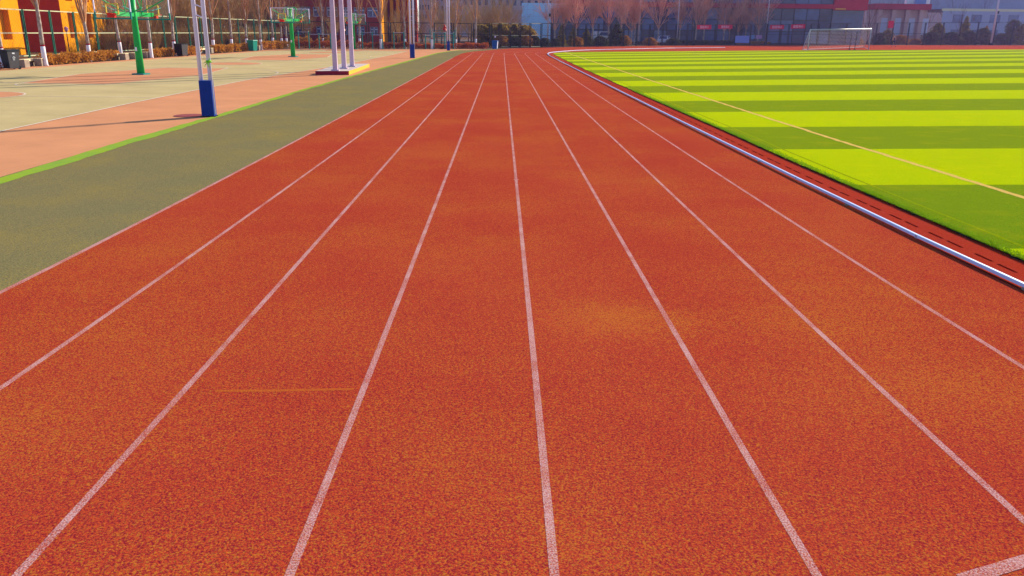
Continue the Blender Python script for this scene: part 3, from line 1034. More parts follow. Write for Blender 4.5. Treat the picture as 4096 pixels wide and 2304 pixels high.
# low red building with columns and a bright roof sign
Y6 = 192.0
lA, lB = AY(3500, Y6, 60), AY(3722, Y6, 60)
lo_ = thing('red_hall', 'dusty red low hall with pale columns and roof sign behind the football goal', 'building', (lA, Y6, 0))
Lq = lB - lA; zt6 = HZ((lA + lB) / 2, Y6, 15); zm6 = HZ((lA + lB) / 2, Y6, 38)
MB().box(Lq / 2, 5, (zt6 + zm6) / 2, Lq, 10, zt6 - zm6).build('red_fascia', M_REDPANEL, lo_)
MB().box(Lq / 2, 5.6, zm6 / 2 - .02, Lq - 0.4, 8.6, zm6 - 0.04).build('wall', M_BEIGE, lo_)
for k in range(4):
    xk = Lq * (0.10 + 0.25 * k)
    MB().box(xk, 0.7, zm6 / 2 - .02, 0.9, 0.9, zm6 - .05).build('column', M_BEIGE, lo_)
    MB().box(xk + Lq * .12, 1.25, zm6 * .5, 1.6, 0.1, zm6 * .5).build('window', M_FRAME, lo_)
sg_ = MB().box(Lq * 0.86, 2.0, zt6 + 0.55, Lq * 0.20, 0.2, 1.0).build('roof_sign', M_LBLUE, lo_)
MB().box(Lq * 0.86, 3.5, zt6 + 0.9, Lq * 0.42, 1.2, 1.8).build('sign_backing', M_SIGN, lo_)
tower('apartment_tower', 'sandy apartment tower behind the roof sign of the red hall', 3752, 3806, 330, 0, 40, M_BEIGE, 3, 3.2, 10)
# grey blue low block
Y7 = 236.0
gA, gB = AY(3770, Y7, 60), AY(4500, Y7, 60)
gb = thing('grey_block', 'long grey blue low block with an ochre parapet at the far corner', 'building', (gA, Y7, 0))
Lg = gB - gA
z7 = HZ((gA + gB) / 2, Y7, 48); z8 = HZ((gA + gB) / 2, Y7, 38)
hol7 = [(3 + i * 5.2, 6.0 + i * 5.2, 1.2, 3.4) for i in range(int(Lg / 5.2) - 1)] + [(3 + i * 5.2, 6.0 + i * 5.2, 5.2, 7.4) for i in range(int(Lg / 5.2) - 1)]
q = MB(); facade(q, (0, 0), (1, 0), Lg, z7, hol7, 0.3); q.poly([(0, 0), (Lg, 0), (Lg, 12), (0, 12)], z7); q.build('wall', M_GREYB, gb)
for hh in hol7: window(gb, (0, 0), (1, 0), hh, 0.3, M_DGLASS3, M_FRAME, cross=False)
MB().box(Lg / 2, 0.4, (z7 + z8) / 2 + .02, Lg, 0.8, z8 - z7).build('parapet', M_CREAM, gb)
MB().box(Lg / 2, 30, z8 + 5, Lg, 40, 9.9).build('upper_storey', M_GREYROOF, gb)

# small pink shed behind the court fence
sx_, sy_ = AY(512, 84, 180), 84.0
sh = thing('shed', 'small faded pink shed behind the wire fence beyond the first basketball stand', 'shed', (sx_, sy_, 0), R(8))
MB().box(0, 0, 0.9, 2.2, 2.0, 1.8).build('wall', M_PALEP, sh)
MB().add([(-1.3, -1.2, 1.8), (1.3, -1.2, 1.55), (1.3, 1.2, 1.55), (-1.3, 1.2, 1.8), (-1.3, -1.2, 1.9), (1.3, -1.2, 1.65), (1.3, 1.2, 1.65), (-1.3, 1.2, 1.9)],
         [(3, 2, 1, 0), (4, 5, 6, 7), (0, 1, 5, 4), (1, 2, 6, 5), (2, 3, 7, 6), (3, 0, 4, 7)]).build('roof', M_GREYROOF, sh)

# ------------------------------------------------------------------ fences


def fence(name, label, posts, m_post, m_rail, mesh_step, wire, rail_r, bar, gap, sunlit_bay=None):
    """posts: (px, base row, top row, mid row)"""
    B = [G(p[0], p[1]) for p in posts]
    t = thing(name, label, 'fence', (B[0][0], B[0][1], 0))
    ox, oy = B[0]
    info = []
    for (px, yb, yt, ym), (x, y) in zip(posts, B):
        info.append((x - ox, y - oy, HZ(x, y, yt), HZ(x, y, ym)))
    for i, (x, y, zt_, zm_) in enumerate(info):
        j = min(i, len(info) - 2)
        d = Vector((info[j + 1][0] - info[j][0], info[j + 1][1] - info[j][1], 0)).normalized()
        q = MB()
        for s in (-1, 1):
            q.bar((x + d.x * gap * s, y + d.y * gap * s, 0), (x + d.x * gap * s, y + d.y * gap * s, zt_ + 0.03), bar)
        q.build('post', m_post, t)
    for i in range(len(info) - 1):
        (xa_, ya, za, ma), (xb_, yb_, zb, mb_) = info[i], info[i + 1]
        d = Vector((xb_ - xa_, yb_ - ya, 0)); L_ = d.length; d.normalize()
        g = gap + bar * 0.55
        A = Vector((xa_, ya, 0)) + d * g; Bv = Vector((xb_, yb_, 0)) - d * g
        rm = m_rail if sunlit_bay is None or sunlit_bay(i) else m_post
        for z0_, z1_ in ((za, zb), (ma, mb_), (0.14, 0.14)):
            MB().bar((A.x, A.y, z0_), (Bv.x, Bv.y, z1_), rail_r * 2).build('rail', rm, t)
        # woven wire between the rails
        q = MB()
        for zlo, zhi in (((0.14, 0.14), (ma, mb_)), ((ma, mb_), (za, zb))):
            hgt = (zhi[0] + zhi[1]) / 2 - (zlo[0] + zlo[1]) / 2; w_ = (Bv - A).length
            for sgn in (1, -1):
                c = -hgt
                while c < w_:
                    s0, s1 = max(c, 0.0), min(c + hgt, w_)
                    if s1 - s0 > 0.05:
                        h0, h1 = s0 - c, s1 - c
                        if sgn < 0: h0, h1 = hgt - h0, hgt - h1
                        zb0 = zlo[0] + (zlo[1] - zlo[0]) * s0 / w_; zb1 = zlo[0] + (zlo[1] - zlo[0]) * s1 / w_
                        p0 = A + d * s0; p1 = A + d * s1
                        q.tube([(p0.x, p0.y, zb0 + h0), (p1.x, p1.y, zb1 + h1)], wire, 3, cap=False)
                    c += mesh_step * 1.414
        q.build('wire_mesh', M_WIRE, t)
    return t, info, B[0]


lp = [(-40, 240, 30, 132), (118, 230.5, 39, 132), (223, 224.5, 44, 132), (315, 219, 49, 132), (398, 213.5, 53, 132)]
xs = [475, 545, 610, 664, 712, 764, 810, 850, 890, 925, 960, 992, 1022, 1050, 1078, 1104, 1128]
for x in xs:
    lp.append((x, np.interp(x, [398, 664, 712, 1000, 1128], [213.5, 200.5, 198, 183.5, 179]), np.interp(x, [398, 700, 1128], [53, 66.5, 84]), 131.5))
fence('court_fence', 'green wire fence with pale rails along the tree row beside the basketball court', lp, M_FGREEN, M_RAIL, 0.22, 0.004, 0.035, 0.075, 0.09)
fp = []
FX = [1150, 1216, 1304, 1390, 1474, 1561, 1648, 1735, 1812, 1890, 1963, 1999.7, 2039, 2078.5, 2120, 2164, 2206, 2251, 2296, 2342, 2391, 2441, 2492, 2544, 2595.6, 2647, 2700, 2746, 2773.6, 2856.5, 2939, 2998, 3063, 3119, 3149, 3235, 3268, 3312, 3377, 3433, 3498, 3562.5, 3626, 3690, 3762, 3830, 3900, 3970, 4040, 4110]
for x in FX:
    fp.append((x, np.interp(x, [1150, 1700, 1963, 2046, 2120, 2300, 2491, 2600, 2773, 3060, 3500, 4110], [183.5, 187.5, 190.5, 191.5, 191, 187.6, 185, 183, 182, 180, 180, 181]),
               np.interp(x, [1130, 1500, 1890, 2100, 2500, 3000, 3235, 3500, 4110], [83, 89.5, 94, 93.5, 96.5, 97, 96, 92, 88]),
               np.interp(x, [1130, 1900, 2000, 2500, 3100, 3500, 4110], [131, 136, 142, 140.5, 138.5, 135.5, 133])))
_, FINFO, FORG = fence('wire_fence', 'tall dark wire fence with double posts running along the far bend of the track', fp, M_FDARK, M_RAIL, 0.35, 0.006, 0.035, 0.10, 0.13, sunlit_bay=lambda i: 10 <= i < 15)  # sunlight on some bays' rails put into their paler colour

# ------------------------------------------------------------------ trees
TREE_N = [0]


def bare_tree(name, seed, m_bark, m_twig, wash=True, fork=2.9, n_limb=10, limb_len=5.0, spread=(8, 28), r0=0.12, twigs=3, tmin=0.0075, shoots=6, rl=(.20, .36)):
    rs = random.Random(seed)
    t = thing(name, None, 'tree')
    lean = (rs.uniform(-.03, .03), rs.uniform(-.03, .03))

    def c(z): return (lean[0] * z + 0.03 * math.sin(z * 1.7 + seed), lean[1] * z + 0.03 * math.cos(z * 1.3 + seed), z)
    zb = 1.14 if wash else 0.0
    zs = np.linspace(zb, fork, 7)
    rads = [r0 * (1 - 0.28 * (z / fork)) for z in zs]
    if wash:        # the stem runs on up through the crown
        zs = list(zs) + [fork + 0.8, fork + 1.7, fork + 2.8]
        rads += [r0 * .60, r0 * .45, r0 * .25]
    MB().tube([c(z) for z in zs], rads, 9).build('trunk', m_bark, t, smooth=True)
    if wash:
        zs = (0, 0.12, 0.6, 1.06)
        MB().tube([c(z) for z in zs], [r0 * 1.25, r0 * 1.06, r0 * 1.0, r0 * 0.97], 9).build('whitewash', M_WASH, t, smooth=True)
        MB().tube([c(z) for z in (1.06, 1.14)], r0 * 0.98, 9).build('red_band', M_BAND, t, smooth=True)
    q = MB()

    def grow(p, d, ln, r, depth):
        n = 4 if depth == 0 else 3
        pts = [p]; dd = d.copy()
        for i in range(n):
            dd = (dd + Vector((rs.uniform(-.10, .10), rs.uniform(-.10, .10), 0.06))).normalized()
            pts.append(pts[-1] + dd * ln / n)
        q.tube(pts, [r * (1 - 0.75 * i / n) for i in range(n + 1)], 4 if depth == 0 else 3, cap=False)
        if depth < 2:
            for k in range(shoots if depth == 0 else twigs):
                f = rs.uniform(0.22, 0.98)
                i = min(int(f * n), n - 1)
                b = pts[i].lerp(pts[i + 1], f * n - i)
                a = rs.uniform(0, 2 * PI)
                tilt = R(rs.uniform(14, 38))
                s = dd.orthogonal().normalized(); s.rotate(Matrix.Rotation(a, 3, dd))
                nd = (dd * math.cos(tilt) + s * math.sin(tilt)).normalized()
                grow(b, nd, ln * rs.uniform(0.28, 0.5), max(r * 0.36 * (1.1 - f * 0.5), tmin), depth + 1)
    top = Vector(c(fork))
    for k in range(n_limb):
        a = 2 * PI * k / n_limb + rs.uniform(-.35, .35)
        ti = R(rs.uniform(*spread)) if k else R(3)
        zf = fork - rs.uniform(0, 0.55) if k else fork - 0.05
        p = Vector(c(zf))
        grow(p, Vector((math.sin(ti) * math.cos(a), math.sin(ti) * math.sin(a), math.cos(ti))), limb_len * rs.uniform(.75, 1.1) * (1.2 if k == 0 else 1), r0 * (0.62 if k == 0 else rs.uniform(*rl)), 0)
    q.build('branches', m_twig, t)
    return t


POP = [bare_tree('poplar_tree', 10 + i, M_BARK, M_TWIG, True, fork=[2.9, 3.3, 2.6][i], n_limb=[10, 8, 9][i], limb_len=5.2, r0=[.14, .13, .135][i], twigs=2, shoots=4, tmin=.012, rl=(.26, .44)) for i in range(3)]
row = [((15, 270), 'whitewashed poplar with red band, half hidden behind the charcoal wheelie bin'),
       ((185, 264), 'whitewashed poplar forking low into two stems, between the cream block bench and the russet hedge'),
       ((360, 246), 'whitewashed poplar standing in the middle of the russet hedge'),
       ((483, 226), 'whitewashed poplar at the hedge end, seen below the red rim of the first basketball stand'),
       ((608, 232.5), 'whitewashed poplar seen just past the first basketball post, beside the second concrete bench'),
       ((702, 223.5), 'whitewashed poplar rising behind the open black bin'),
       ((857, 210.5), 'whitewashed poplar at the end of the bench behind the twin white mast'),
       ((930, 203), 'whitewashed poplar standing in the hedge between the twin mast and the green bin'),
       ((990, 198.5), 'slim whitewashed poplar just before the green bin'),
       ((1046, 200), 'whitewashed poplar just past the green bin'),
       ((1094, 191), 'thin whitewashed poplar under the outer edge of the second backboard'),
       ((1129, 188.5), 'thin whitewashed poplar under the red rim of the second basketball stand'),
       ((1148, 187), 'thin whitewashed poplar just beside the second basketball post'),
       ((1294, 191), 'vase shaped whitewashed poplar behind the first set of teal pull up bars'),
       ((1441, 192), 'whitewashed poplar just past the third basketball stand'),
       ((1525, 196), 'whitewashed poplar in front of the lit orange flank of the brick block'),
       ((1621, 194), 'whitewashed poplar beside the teal bars and the middle padded twin mast'),
       ((1727, 196.5), 'whitewashed poplar with a round nest like clump, before the pale road'),
       ((1824, 193), 'whitewashed poplar at the last teal pull up bar'),
       ((1904, 191), 'whitewashed poplar standing in the red hedge near the blue bin')]
rt = random.Random(77)
for i, (p, lab) in enumerate(row):
    x, y = G(*p)
    k = i % 3
    place(POP[k], (x, y, 0), rt.uniform(0, 6.28), rt.uniform(.93, 1.07), lab, 'whitewashed poplars round the basketball court')
tag(POP[0], row[0][1], 'tree')

# brown woods behind the court fence
BR = [bare_tree('bare_tree', 40 + i, M_DTRUNK, M_BRUSH, False, fork=[1.6, 1.1, 2.2][i], n_limb=10, limb_len=[5.2, 4.4, 5.6][i], spread=(10, 46), r0=0.13, twigs=6, shoots=8, tmin=0.013) for i in range(3)]
SPARSE = [bare_tree('bare_tree', 140 + i, M_DTRUNK, M_DTWIG, False, fork=[1.5, 1.2][i], n_limb=7, limb_len=3.6, spread=(14, 48), r0=0.09, twigs=3, shoots=5, tmin=0.009) for i in range(2)]
SHR = []
for i in range(2):
    rs = random.Random(60 + i)
    t = thing('bare_shrub', None, 'shrub')
    q = MB()
    for k in range(60):
        a = rs.uniform(0, 6.28); rr_ = rs.uniform(0, .5)
        p = Vector((rr_ * math.cos(a), rr_ * math.sin(a), 0))
        d = Vector((math.cos(a) * rs.uniform(.05, .6), math.sin(a) * rs.uniform(.05, .6), 1)).normalized()
        ln = rs.uniform(1.4, 3.0)
        pts = [p, p + d * ln * .4, p + d * ln * .75 + Vector((rs.uniform(-.1, .1), rs.uniform(-.1, .1), 0)), p + d * ln + Vector((rs.uniform(-.2, .2), rs.uniform(-.2, .2), 0))]
        q.tube(pts, [.018, .015, .012, .008], 3, cap=False)
        for _ in range(6):
            f = rs.uniform(.3, .95)
            b = p + d * ln * f
            dd = (d + Vector((rs.uniform(-.7, .7), rs.uniform(-.7, .7), rs.uniform(-.1, .4)))).normalized()
            q.tube([b, b + dd * rs.uniform(.3, .7)], [.012, .009], 3, cap=False)
    q.build('stems', M_BRUSH, t)
    SHR.append(t)
rb_ = random.Random(9)
cnt = 0
for i in range(104):
    px = 440 + (1090 - 440) * ((i * 0.618) % 1.0)
    yb = np.interp(px, [398, 664, 1000, 1150], [213.5, 200.5, 183.5, 178])
    bx, by = G(px, yb)
    k = rb_.uniform(1.06, 1.42)
    o = place(BR[i % 3], (bx * k, by * k, 0), rb_.uniform(0, 6.28), rb_.uniform(.8, 1.2), 'leafless brown tree in the woods behind the court fence', 'bare trees in the woods behind the court fence')
for i in range(120):
    px = 250 + (1110 - 250) * ((i * 0.618 + .3) % 1.0)
    if px < 420 and i % 5: continue
    yb = np.interp(px, [220, 398, 664, 1000, 1150, 1200], [224, 213.5, 200.5, 183.5, 178, 177])
    bx, by = G(px, yb)
    k = rb_.uniform(1.02, 1.22)
    place(SHR[i % 2], (bx * k, by * k, 0), rb_.uniform(0, 6.28), rb_.uniform(.6, .95) if px > 420 else .5, 'leafless brown shrub growing close behind the court fence', 'bare shrubs behind the court fence')
for p, k, s, lab in (((95, 214), 1.14, 1.05, 'leafless tree against the shaded return wall of the school block'), ((330, 206), 1.07, .95, 'leafless tree before the sunlit orange wall beside the dark lamp post'),
                     ((30, 222), 1.1, .9, 'low leafless tree before the recessed orange windows at the picture edge'), ((215, 212), 1.12, 1.0, 'leafless tree in the corner between the shaded return and the sunlit wall')):
    bx, by = G(*p)
    place(SPARSE[cnt % 2], (bx * k, by * k, 0), cnt * 1.7, s, lab, 'bare trees before the orange school block'); cnt += 1
# bare trees past the far fence, to both sides of the brick block
for i in range(46):
    px = [1180, 1230, 1335, 1385, 1500, 1590, 1690, 1755, 1800, 1845, 1880, 1925, 1950, 1985, 2020, 2045][i % 16] + rb_.uniform(-14, 14)
    Yd = rb_.uniform(112, 128) if px < 1560 else rb_.uniform(118, 150)
    if px < 1560 and i % 16 > 2: continue
    o = place(BR[i % 3], (AY(px, Yd), Yd, 0), rb_.uniform(0, 6.28), rb_.uniform(.5, .7) if px < 1700 else rb_.uniform(.62, .95), 'leafless brown tree between the far fence and the buildings', 'bare trees between the far fence and the buildings')

# rose crowned street trees along the glass hall
ROSE = [bare_tree('street_tree', 90 + i, M_BARK, M_ROSE, False, fork=[2.9, 3.2][i], n_limb=13, limb_len=[6.2, 5.6][i], spread=[(4, 44), (5, 36)][i], r0=0.17, twigs=8, shoots=12, tmin=0.016) for i in range(2)]
stl = [(2216, 181, 'slim street tree just past the slim light pole, under the canopy beam'), (2252, 181, 'street tree before the dark glazing under the canopy beam'), (2300, 181, 'street tree with a pale tan crown beside the end of the blue panelled wall'), (2482, 179, 'street tree behind the dark cone shaped evergreen'), (2524, 178, 'first of a pair of street trees close by the thick light pole'), (2536, 178, 'second of a pair of street trees close by the thick light pole'),
       (2630, 177, 'wide orange brown street tree above the white car'), (2715, 176, 'street tree between the white car and the first crimson banner'), (2780, 177, 'street tree at the start of the first crimson banner'), (2812, 176, 'street tree under the first crimson banner'),
       (2893, 177, 'street tree under the second crimson banner'), (2915, 175, 'street tree at the end of the second crimson banner'), (2948, 176, 'street tree above the violet blue board'), (2978, 176, 'street tree just past the violet blue board'),
       (3028, 178, 'street tree between the two small coloured boards'), (3180, 174, 'street tree behind the fourth crimson banner'), (3290, 174, 'street tree behind the goal crossbar'), (2370, 177, 'street tree before the glass hall near the conical shrubs'), (2430, 176, 'street tree above the parked white van')]
for i, (px, py, lab) in enumerate(stl):
    x, y = G(px, py)
    place(ROSE[i % 2], (x, y, 0), rb_.uniform(0, 6.28), rb_.uniform(.75, 1.08), lab, 'street trees along the glass hall')
for i, (px, py, s, lab) in enumerate([(3466, 176, 1.15, 'dark many stemmed bare tree beside the goal and the thin light pole'), (3690, 172, 1.0, 'forked bare tree before the corner of the red hall'), (3790, 168, 1.2, 'bare tree behind the dark evergreens near the red hall'),
                                      (3830, 170, 1.1, 'spreading bare tree between two dark evergreens'), (3905, 169, 1.15, 'bare tree before the grey blue block, nearer its middle'), (4020, 169, 1.1, 'bare tree beyond the lamp mast at the far corner'), (3560, 169, 1.1, 'bare tree before the columns of the red hall'), (3620, 168, 1.1, 'bare tree before the second column of the red hall'), (3400, 170, 1.0, 'bare tree behind the goal net')]):
    x, y = G(px, py)
    place(SPARSE[i % 2], (x, y, 0), rb_.uniform(0, 6.28), s * 1.75, lab, 'bare trees round the far corner')

# ------------------------------------------------------------------ hedges and evergreens
def hedge(label, pts, wd, h, m, dens, leaf, group, seed, wav=0.08):
    r_ = np.random.default_rng(seed)
    p = np.array([(*q, 0.0) for q in pts])
    seg = np.linalg.norm(np.diff(p, axis=0), axis=1)
    tot = seg.sum(); n_ = int(dens * tot)
    s = r_.uniform(0, tot, n_)
    cum = np.concatenate([[0], np.cumsum(seg)])
    X = np.interp(s, cum, p[:, 0]); Y = np.interp(s, cum, p[:, 1])
    d = p[-1] - p[0]; d /= np.linalg.norm(d)
    off = r_.uniform(-1, 1, n_)
    hh = h * (0.86 + wav * np.sin(s * 2.3 + seed) + wav * np.sin(s * 5.1) + r_.uniform(-.06, .10, n_))
    z = r_.uniform(0, 1, n_) ** 0.55 * hh
    bulge = 0.82 + 0.25 * np.sin(s * 3.7 + seed * 2)
    X = X - d[1] * off * wd / 2 * bulge; Y = Y + d[0] * off * wd / 2 * bulge
    P_ = np.stack([X - pts[0][0], Y - pts[0][1], z], 1)
    t = thing('hedge', label, 'hedge', (pts[0][0], pts[0][1], 0), 0, group)
    link('foliage', leaf_mesh('foliage', P_, leaf, r_, m), t)
    c = MB()
    for k in range(int(tot / .35)):
        sx = k * .35 + .1
        c.tube([(np.interp(sx, cum, p[:, 0]) - pts[0][0], np.interp(sx, cum, p[:, 1]) - pts[0][1], 0), (np.interp(sx, cum, p[:, 0]) - pts[0][0] + r_.normal() * .12, np.interp(sx, cum, p[:, 1]) - pts[0][1] + r_.normal() * .12, h * .8)], [.02, .008], 3)
    c.build('stems', M_DTRUNK, t)
    return t


HG = 'clipped hedges round the basketball court'


def shift(p, dx, dy): return (p[0] + dx, p[1] + dy)


hedge('russet hedge between the first concrete bench and the second, along the orange apron', [shift(G(202, 262), -.45, .2), shift(G(345, 250), -.45, .2), shift(G(492, 238), -.45, .2)], 1.0, 0.66, M_HEDGE, 520, 0.13, HG, 1)
hedge('low russet hedge stub at the charcoal wheelie bin', [shift(G(-60, 284), -.5, .2), shift(G(24, 279), -.5, .2)], 0.8, 0.45, M_HEDGE2, 420, 0.12, HG, 2)
hedge('russet hedge between the first basketball post and the open black bin', [shift(G(618, 231), -.4, .2), shift(G(715, 224), -.4, .2)], 1.0, 0.66, M_HEDGE, 520, 0.13, HG, 3)
hedge('short russet hedge between the black bin and the twin white mast', [shift(G(746, 224), -.4, .2), shift(G(805, 219), -.4, .2)], 1.0, 0.72, M_HEDGE, 520, 0.13, HG, 4)
hedge('long russet hedge between the twin white mast and the green bin', [shift(G(866, 212), -.4, .2), shift(G(1002, 204), -.4, .2)], 1.0, 0.72, M_HEDGE, 480, 0.14, HG, 5)
hedge('russet hedge between the green bin and the second basketball post', [shift(G(1052, 200.5), -.4, .2), shift(G(1160, 195.5), -.4, .2)], 1.0, 0.90, M_HEDGE, 420, 0.15, HG, 6)
hedge('dark red hedge behind the teal pull up bars, up to the third basketball stand', [shift(G(1165, 195.2), 0, .9), shift(G(1300, 195.2), 0, .9), shift(G(1420, 195.6), 0, .9)], 1.3, 0.92, M_HEDGE2, 420, 0.15, HG, 7)
hedge('dark red hedge between the third basketball stand and the middle padded mast', [shift(G(1428, 195.8), 0, .9), shift(G(1645, 196.4), 0, .9)], 1.3, 0.78, M_HEDGE2, 420, 0.15, HG, 8)
hedge('dark red hedge between the middle padded mast and the last teal bar', [shift(G(1655, 196.6), 0, .9), shift(G(1815, 197), 0, .9)], 1.3, 0.66, M_HEDGE2, 420, 0.15, HG, 9)
hedge('bright red topped hedge between the last teal bar and the blue bin', [shift(G(1822, 197), 0, .9), shift(G(1950, 196.8), 0, .9)], 1.3, 0.74, M_HEDGE2, 480, 0.15, HG, 10)
hedge('ochre shrub bed standing behind the dark red hedge near the pull up bars', [shift(G(1175, 191), 0, .8), shift(G(1330, 191.5), 0, .8)], 1.4, 1.2, M_OCHRE, 380, 0.16, HG, 12, .16)

hedge('low dark clipped hedge along the fence foot, under the first two crimson banners', [shift(G(2690, 180.5), .5, 1.5), shift(G(2930, 179.5), .5, 1.5)], 1.2, .75, M_EVER, 300, .22, 'hedges at the far fence', 21)
hedge('low tan hedge along the fence foot behind the small coloured boards', [shift(G(2945, 179.5), .5, 2.0), shift(G(3075, 179), .5, 2.0)], 1.2, .55, M_OCHRE, 260, .22, 'hedges at the far fence', 22)
EVK = {}


def ever(name, label, px, py, h, wd, m, seed, shape='cone', n_=2600, leaf=0.2, group='evergreens behind the far fence', depth=1.0):
    x, y = G(px, py); x *= depth; y *= depth
    key = (shape, m.name, seed % 3)
    if key not in EVK:
        r_ = np.random.default_rng(seed)
        z = r_.uniform(0.04, 1, n_)
        nl = 9
        lump = np.sin(z * nl * 2 * PI / 2) * 0.12
        a = r_.uniform(0, 2 * PI, n_)
        if shape == 'cone':
            rad = (1 - z) ** 0.8 * (0.85 + lump * 1.6 + 0.2 * np.sin(a * 5 + z * 20))
        elif shape == 'column':
            rad = np.sqrt(np.clip(1 - (2 * z - 1) ** 4, 0, 1)) * (0.8 + 0.2 * np.sin(a * 3 + z * 14))
        else:
            rad = np.sqrt(np.clip(1 - (1.6 * z - 0.6) ** 2, 0, 1)) * (0.78 + 0.22 * np.sin(a * 4 + z * 9) + 0.12 * np.sin(a * 9 - z * 17))
        rad = np.maximum(rad, 0.03) * r_.uniform(0.25, 1, n_) ** 0.5 * 0.5
        P_ = np.stack([rad * np.cos(a), rad * np.sin(a), z], 1)
        P_ += r_.normal(size=P_.shape) * 0.018
        t = thing(name, label, 'shrub' if shape != 'cone' else 'tree', (x, y, 0), 0, group)
        # size leaves before the non uniform scale
        link('foliage', leaf_mesh('foliage', P_, leaf / 2.6, r_, m), t)
        MB().tube([(0, 0, 0), (0, 0, .55)], [.035, .012], 6).build('trunk', M_DTRUNK, t)
        EVK[key] = t
        o = t
    else:
        o = copy_tree(EVK[key])
        tag(o, label, None, group)
    o.location = (x, y, 0)
    o.rotation_euler = (0, 0, seed * 1.3)
    o.scale = (wd, wd, h)
    return o


for i_, (px, hh, ww, sh_, lab) in enumerate(((1925, 2.8, 2.6, 'column', 'bushy olive conifer just before the blue bin, half behind the hedge'), (1958, 2.9, 2.6, 'round', 'olive conifer filling the dark fence bay before the light rails'), (2012, 3.0, 3.0, 'column', 'tall olive conifer directly behind the blue bin in the first light railed bay'),
                                           (2060, 2.9, 2.9, 'round', 'olive conifer in the second light railed bay'), (2098, 2.8, 2.9, 'column', 'olive conifer in the third light railed bay'), (2122, 2.4, 2.2, 'round', 'smaller olive conifer spreading before the pale blue wall'))):
    ever('conifer_tree', lab, px, 190, hh, ww, M_CONI2, i_ + 1, sh_, depth=1.035, n_=4200, leaf=.17)
for i, (px, hh, ww, mm, lab) in enumerate(((2010, 1.5, 1.9, M_OCHRE, 'low brown bush by the blue bin'), (2060, 1.4, 2.0, M_EVER, 'low dark bush under the olive conifers'), (2105, 1.5, 2.0, M_OCHRE, 'low brown bush at the foot of the spreading conifer'),
                                      (2140, 1.5, 1.8, M_EVER, 'low dark bush before the pale blue wall, by the double post'), (2178, 1.2, 2.0, M_EVER, 'low dark bush before the slim light pole'), (2222, 1.1, 2.0, M_EVER, 'low dark bush just past the slim light pole'),
                                      (2310, 1.3, 2.0, M_OCHRE, 'low brown bush between the conical shrubs'), (2352, 1.3, 1.9, M_EVER, 'round dark bush past the conical shrubs'), (2400, 1.4, 3.0, M_EVER, 'flat dark bush below the parked van'),
                                      (2500, 1.5, 2.2, M_OCHRE, 'tan bush beside the dark cone shaped evergreen'), (2600, 1.2, 2.6, M_OCHRE, 'tan bush before the white car'), (2690, 1.1, 3.0, M_EVER, 'flat dark bush past the white car'))):
    ever('low_bush', lab, px, np.interp(px, [1963, 2120, 2300, 2491, 2700], [190, 190.4, 187.2, 184.4, 181.5]), hh, ww, mm, i + 1, 'round', depth=1.012)
ever('conical_shrub', 'first brown green conical shrub past the light pole', 2244, 187, 2.9, 1.9, M_CONI, 3, depth=1.03)
ever('conical_shrub', 'second brown green conical shrub, with sparse top', 2290, 186, 2.5, 2.0, M_CONI, 7, depth=1.03)
ever('conical_shrub', 'third brown green conical shrub, the widest', 2345, 185, 2.4, 2.6, M_CONI, 8, depth=1.03)
ever('cone_evergreen', 'broad dark cone shaped evergreen against the far fence', 2465, 184, 3.2, 4.4, M_EVER, 3, depth=1.02)
